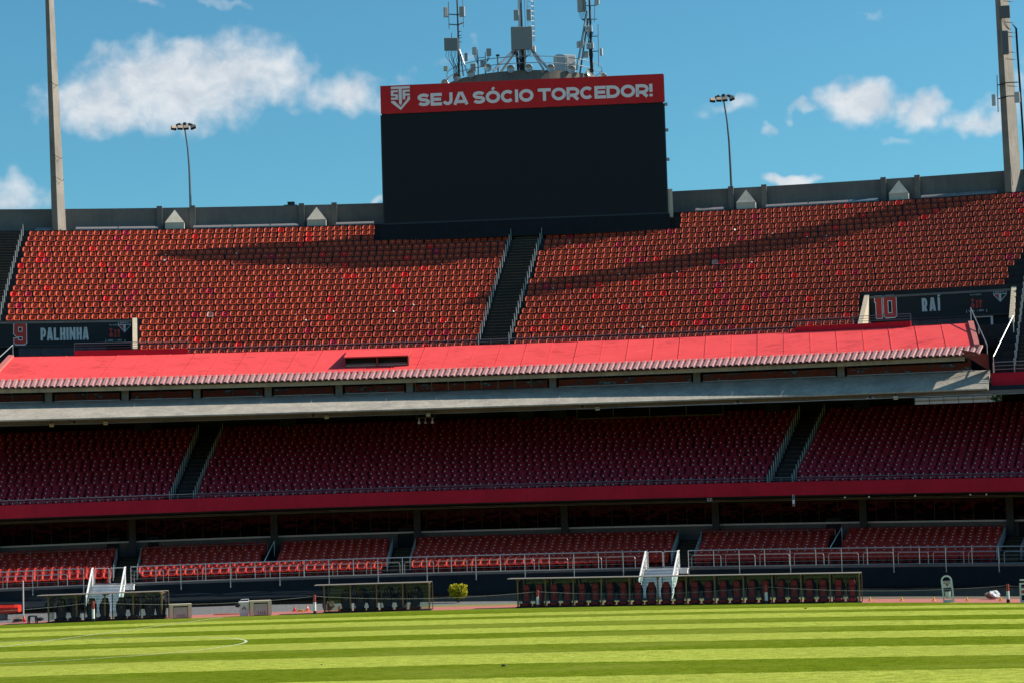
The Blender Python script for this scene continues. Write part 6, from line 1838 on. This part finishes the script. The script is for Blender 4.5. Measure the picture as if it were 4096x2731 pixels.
MB().bbox((-0.07, -0.05, -0.12), (0.07, 0.05, 0.10), 0.02).build('box', WHITE, T)
for sx in (-0.045, 0.045): MB().tube([(sx, 0, -0.28), (sx, 0, 0.42)], 0.012, 5).build('rod', WHITE, T)
T = thing('hanging_antenna', 'cluster of four short white rods below the red band', 'antenna', P(0.1655, 134.3, 5.52), -0.1655)
for q in range(4): MB().tube([(-0.13 + 0.085 * q, 0, 0.12), (-0.10 + 0.085 * q, 0, -0.10)], 0.012, 5).build('rod', WHITE, T)
MB().box((-0.15, -0.02, 0.10), (0.2, 0.02, 0.14)).build('bar', DKMETAL, T)
# wires along the soffit edges
for s, z, lb in ((135.55, 11.14, 'cable run along the underside of the concrete overhang'), (135.3, 5.50, 'cable run along the underside of the red band')):
    mb = MB()
    for k in range(2): mb.tube([P(-0.21 + 0.54 * q / 60, s + 0.25 * k, z - 0.03 * abs(math.sin(q * 0.9 + k))) for q in range(61)], 0.02, 4)
    mb.build('cable_run', GALV, None, label=lb, cat='cable')
# outside seen through the opening at the back: railing, white block, tree
simple_rail('opening_rail', 'thin dark railing across the daylight opening at the back', [(0.256, 0.297, 11.36, 11.80)], 150.2, 0, 0, 0.9, DKMETAL, 0.02)
T = thing('white_building', 'pale building seen through the daylight opening behind the middle tier', 'building', P(0.262, 215, -4), -0.26)
MB().box((-8, 0, 0), (5, 10, 19.4)).build('wall', mat('pale_render', (0.72, 0.70, 0.66), 0.8, 0, 0.1, 1), T)
MB().box((-8.3, -0.3, 19.41), (5.3, 10.3, 19.9)).build('cornice', CONC_P, T)
for q in range(5): MB().box((-7.4 + q * 2.4, -0.05, 15.2), (-6.3 + q * 2.4, -0.005, 17.6)).build('window', NAVY, T)
T = thing('street_tree', 'green tree seen through the daylight opening behind the middle tier', 'tree', P(0.2895, 178, -2.5), 0)
MB().tube([(0, 0, 0), (0.2, 0, 6), (0, 0.2, 12)], [0.30, 0.22, 0.10], 8).build('trunk', TRUNK, T)
foliage('crown', LEAFG, T, 0, 0, 14, 2.6, 2.6, 3.0, 2400, 0.22, 9, 2)

# litter between the seats
lm = MB().add([(-0.05, -0.03, 0), (0.05, -0.04, 0), (0.04, 0.05, 0.01), (-0.04, 0.04, 0), (-0.02, 0.0, 0.08), (0.03, 0.01, 0.07)], [(0, 1, 5, 4), (1, 2, 5), (2, 3, 4, 5), (3, 0, 4)]).mesh('paper_cup', WHITE)
for q in range(46):
    i = random.randrange(0, 20); s = UP_S0 + UP_DS * i + 0.02; u = random.uniform(-0.115, 0.232)
    if abs(u - aisle_c(s)) < 0.02 or (i > 17 and -0.01 < u < 0.145): continue
    o = link('paper_scrap', lm, None, 'scrap of white paper lying between upper tier seats', 'paper', 'paper scraps between the upper seats', 'thing')
    o.location = P(u, s, UP_Z0 + UP_DZ * i); o.rotation_euler = (0, 0, random.uniform(0, 6)); k = random.uniform(0.6, 1.5); o.scale = (k, k, k)
# clods on the pitch
for (x, y, k, lb) in ((-0.55, 69.2, 1.0, 'largest, near the bottom centre'), (7.2, 68.5, 0.4, 'tiny, in the lower right half'), (13.6, 108, 0.9, 'below the right end of the long dugout'), (-6.4, 72.5, 0.4, 'tiny, right of the centre circle'), (16.9, 80, 0.4, 'tiny, at the right edge')):
    o = lump('turf_clod', mat('dark_soil', (0.03, 0.028, 0.018), 0.9), None, 0.07 * k, 0.06 * k, 0.06 * k, int(x * 10) + 40, 0.3, label='dark clod of turf on the pitch, ' + lb, cat='clod', group='turf clods on the pitch'); o.location = (x, y, gz(x))

# ------------------------------------------------------------------ the rest of the bowl behind the camera (seen in reflections)
OS = thing('opposite_stand', 'curved far side of the stadium bowl behind the viewpoint', 'grandstand')
for (r0, z0, r1, z1, nm) in ((74, 1.6, 82, 3.2, 'lower_terrace'), (76, 6.0, 90, 11.0, 'middle_terrace'), (86, 15.6, 106, 26, 'upper_terrace')):
    mb = MB(); n = 48; vs = []
    steps = 10
    for i in range(n + 1):
        a = math.radians(185 + 170 * i / n)
        for j in range(steps + 1):
            t = j / steps
            r = r0 + (r1 - r0) * t; z = z0 + (z1 - z0) * t
            vs.append((-8 + r * 1.25 * math.cos(a), 52 + r * math.sin(a), z)); vs.append((-8 + (r + (r1 - r0) / steps * 0.98) * 1.25 * math.cos(a), 52 + (r + (r1 - r0) / steps * 0.98) * math.sin(a), z))
    m2 = 2 * (steps + 1)
    mb.add(vs, [(i * m2 + j, (i + 1) * m2 + j, (i + 1) * m2 + j + 1, i * m2 + j + 1) for i in range(n) for j in range(m2 - 1)])
    mb.build(nm, FARM, OS)
for (r, z0, z1, nm, m) in ((73.9, 0, 1.6, 'front_wall', BLACK), (75.9, 5.4, 6.3, 'red_band', REDWALL), (85.9, 11.2, 15.5, 'box_front', CONC), (106.5, 20, 28, 'parapet', CONC_G), (91, 0, 12, 'rear_wall', CONC_D)):
    mb = MB(); n = 48; vs = []
    for i in range(n + 1):
        a = math.radians(185 + 170 * i / n)
        for z in (z0, z1): vs.append((-8 + r * 1.25 * math.cos(a), 52 + r * math.sin(a), z))
    mb.add(vs, [(2 * i, 2 * i + 2, 2 * i + 3, 2 * i + 1) for i in range(n)])
    mb.build(nm, m, OS)
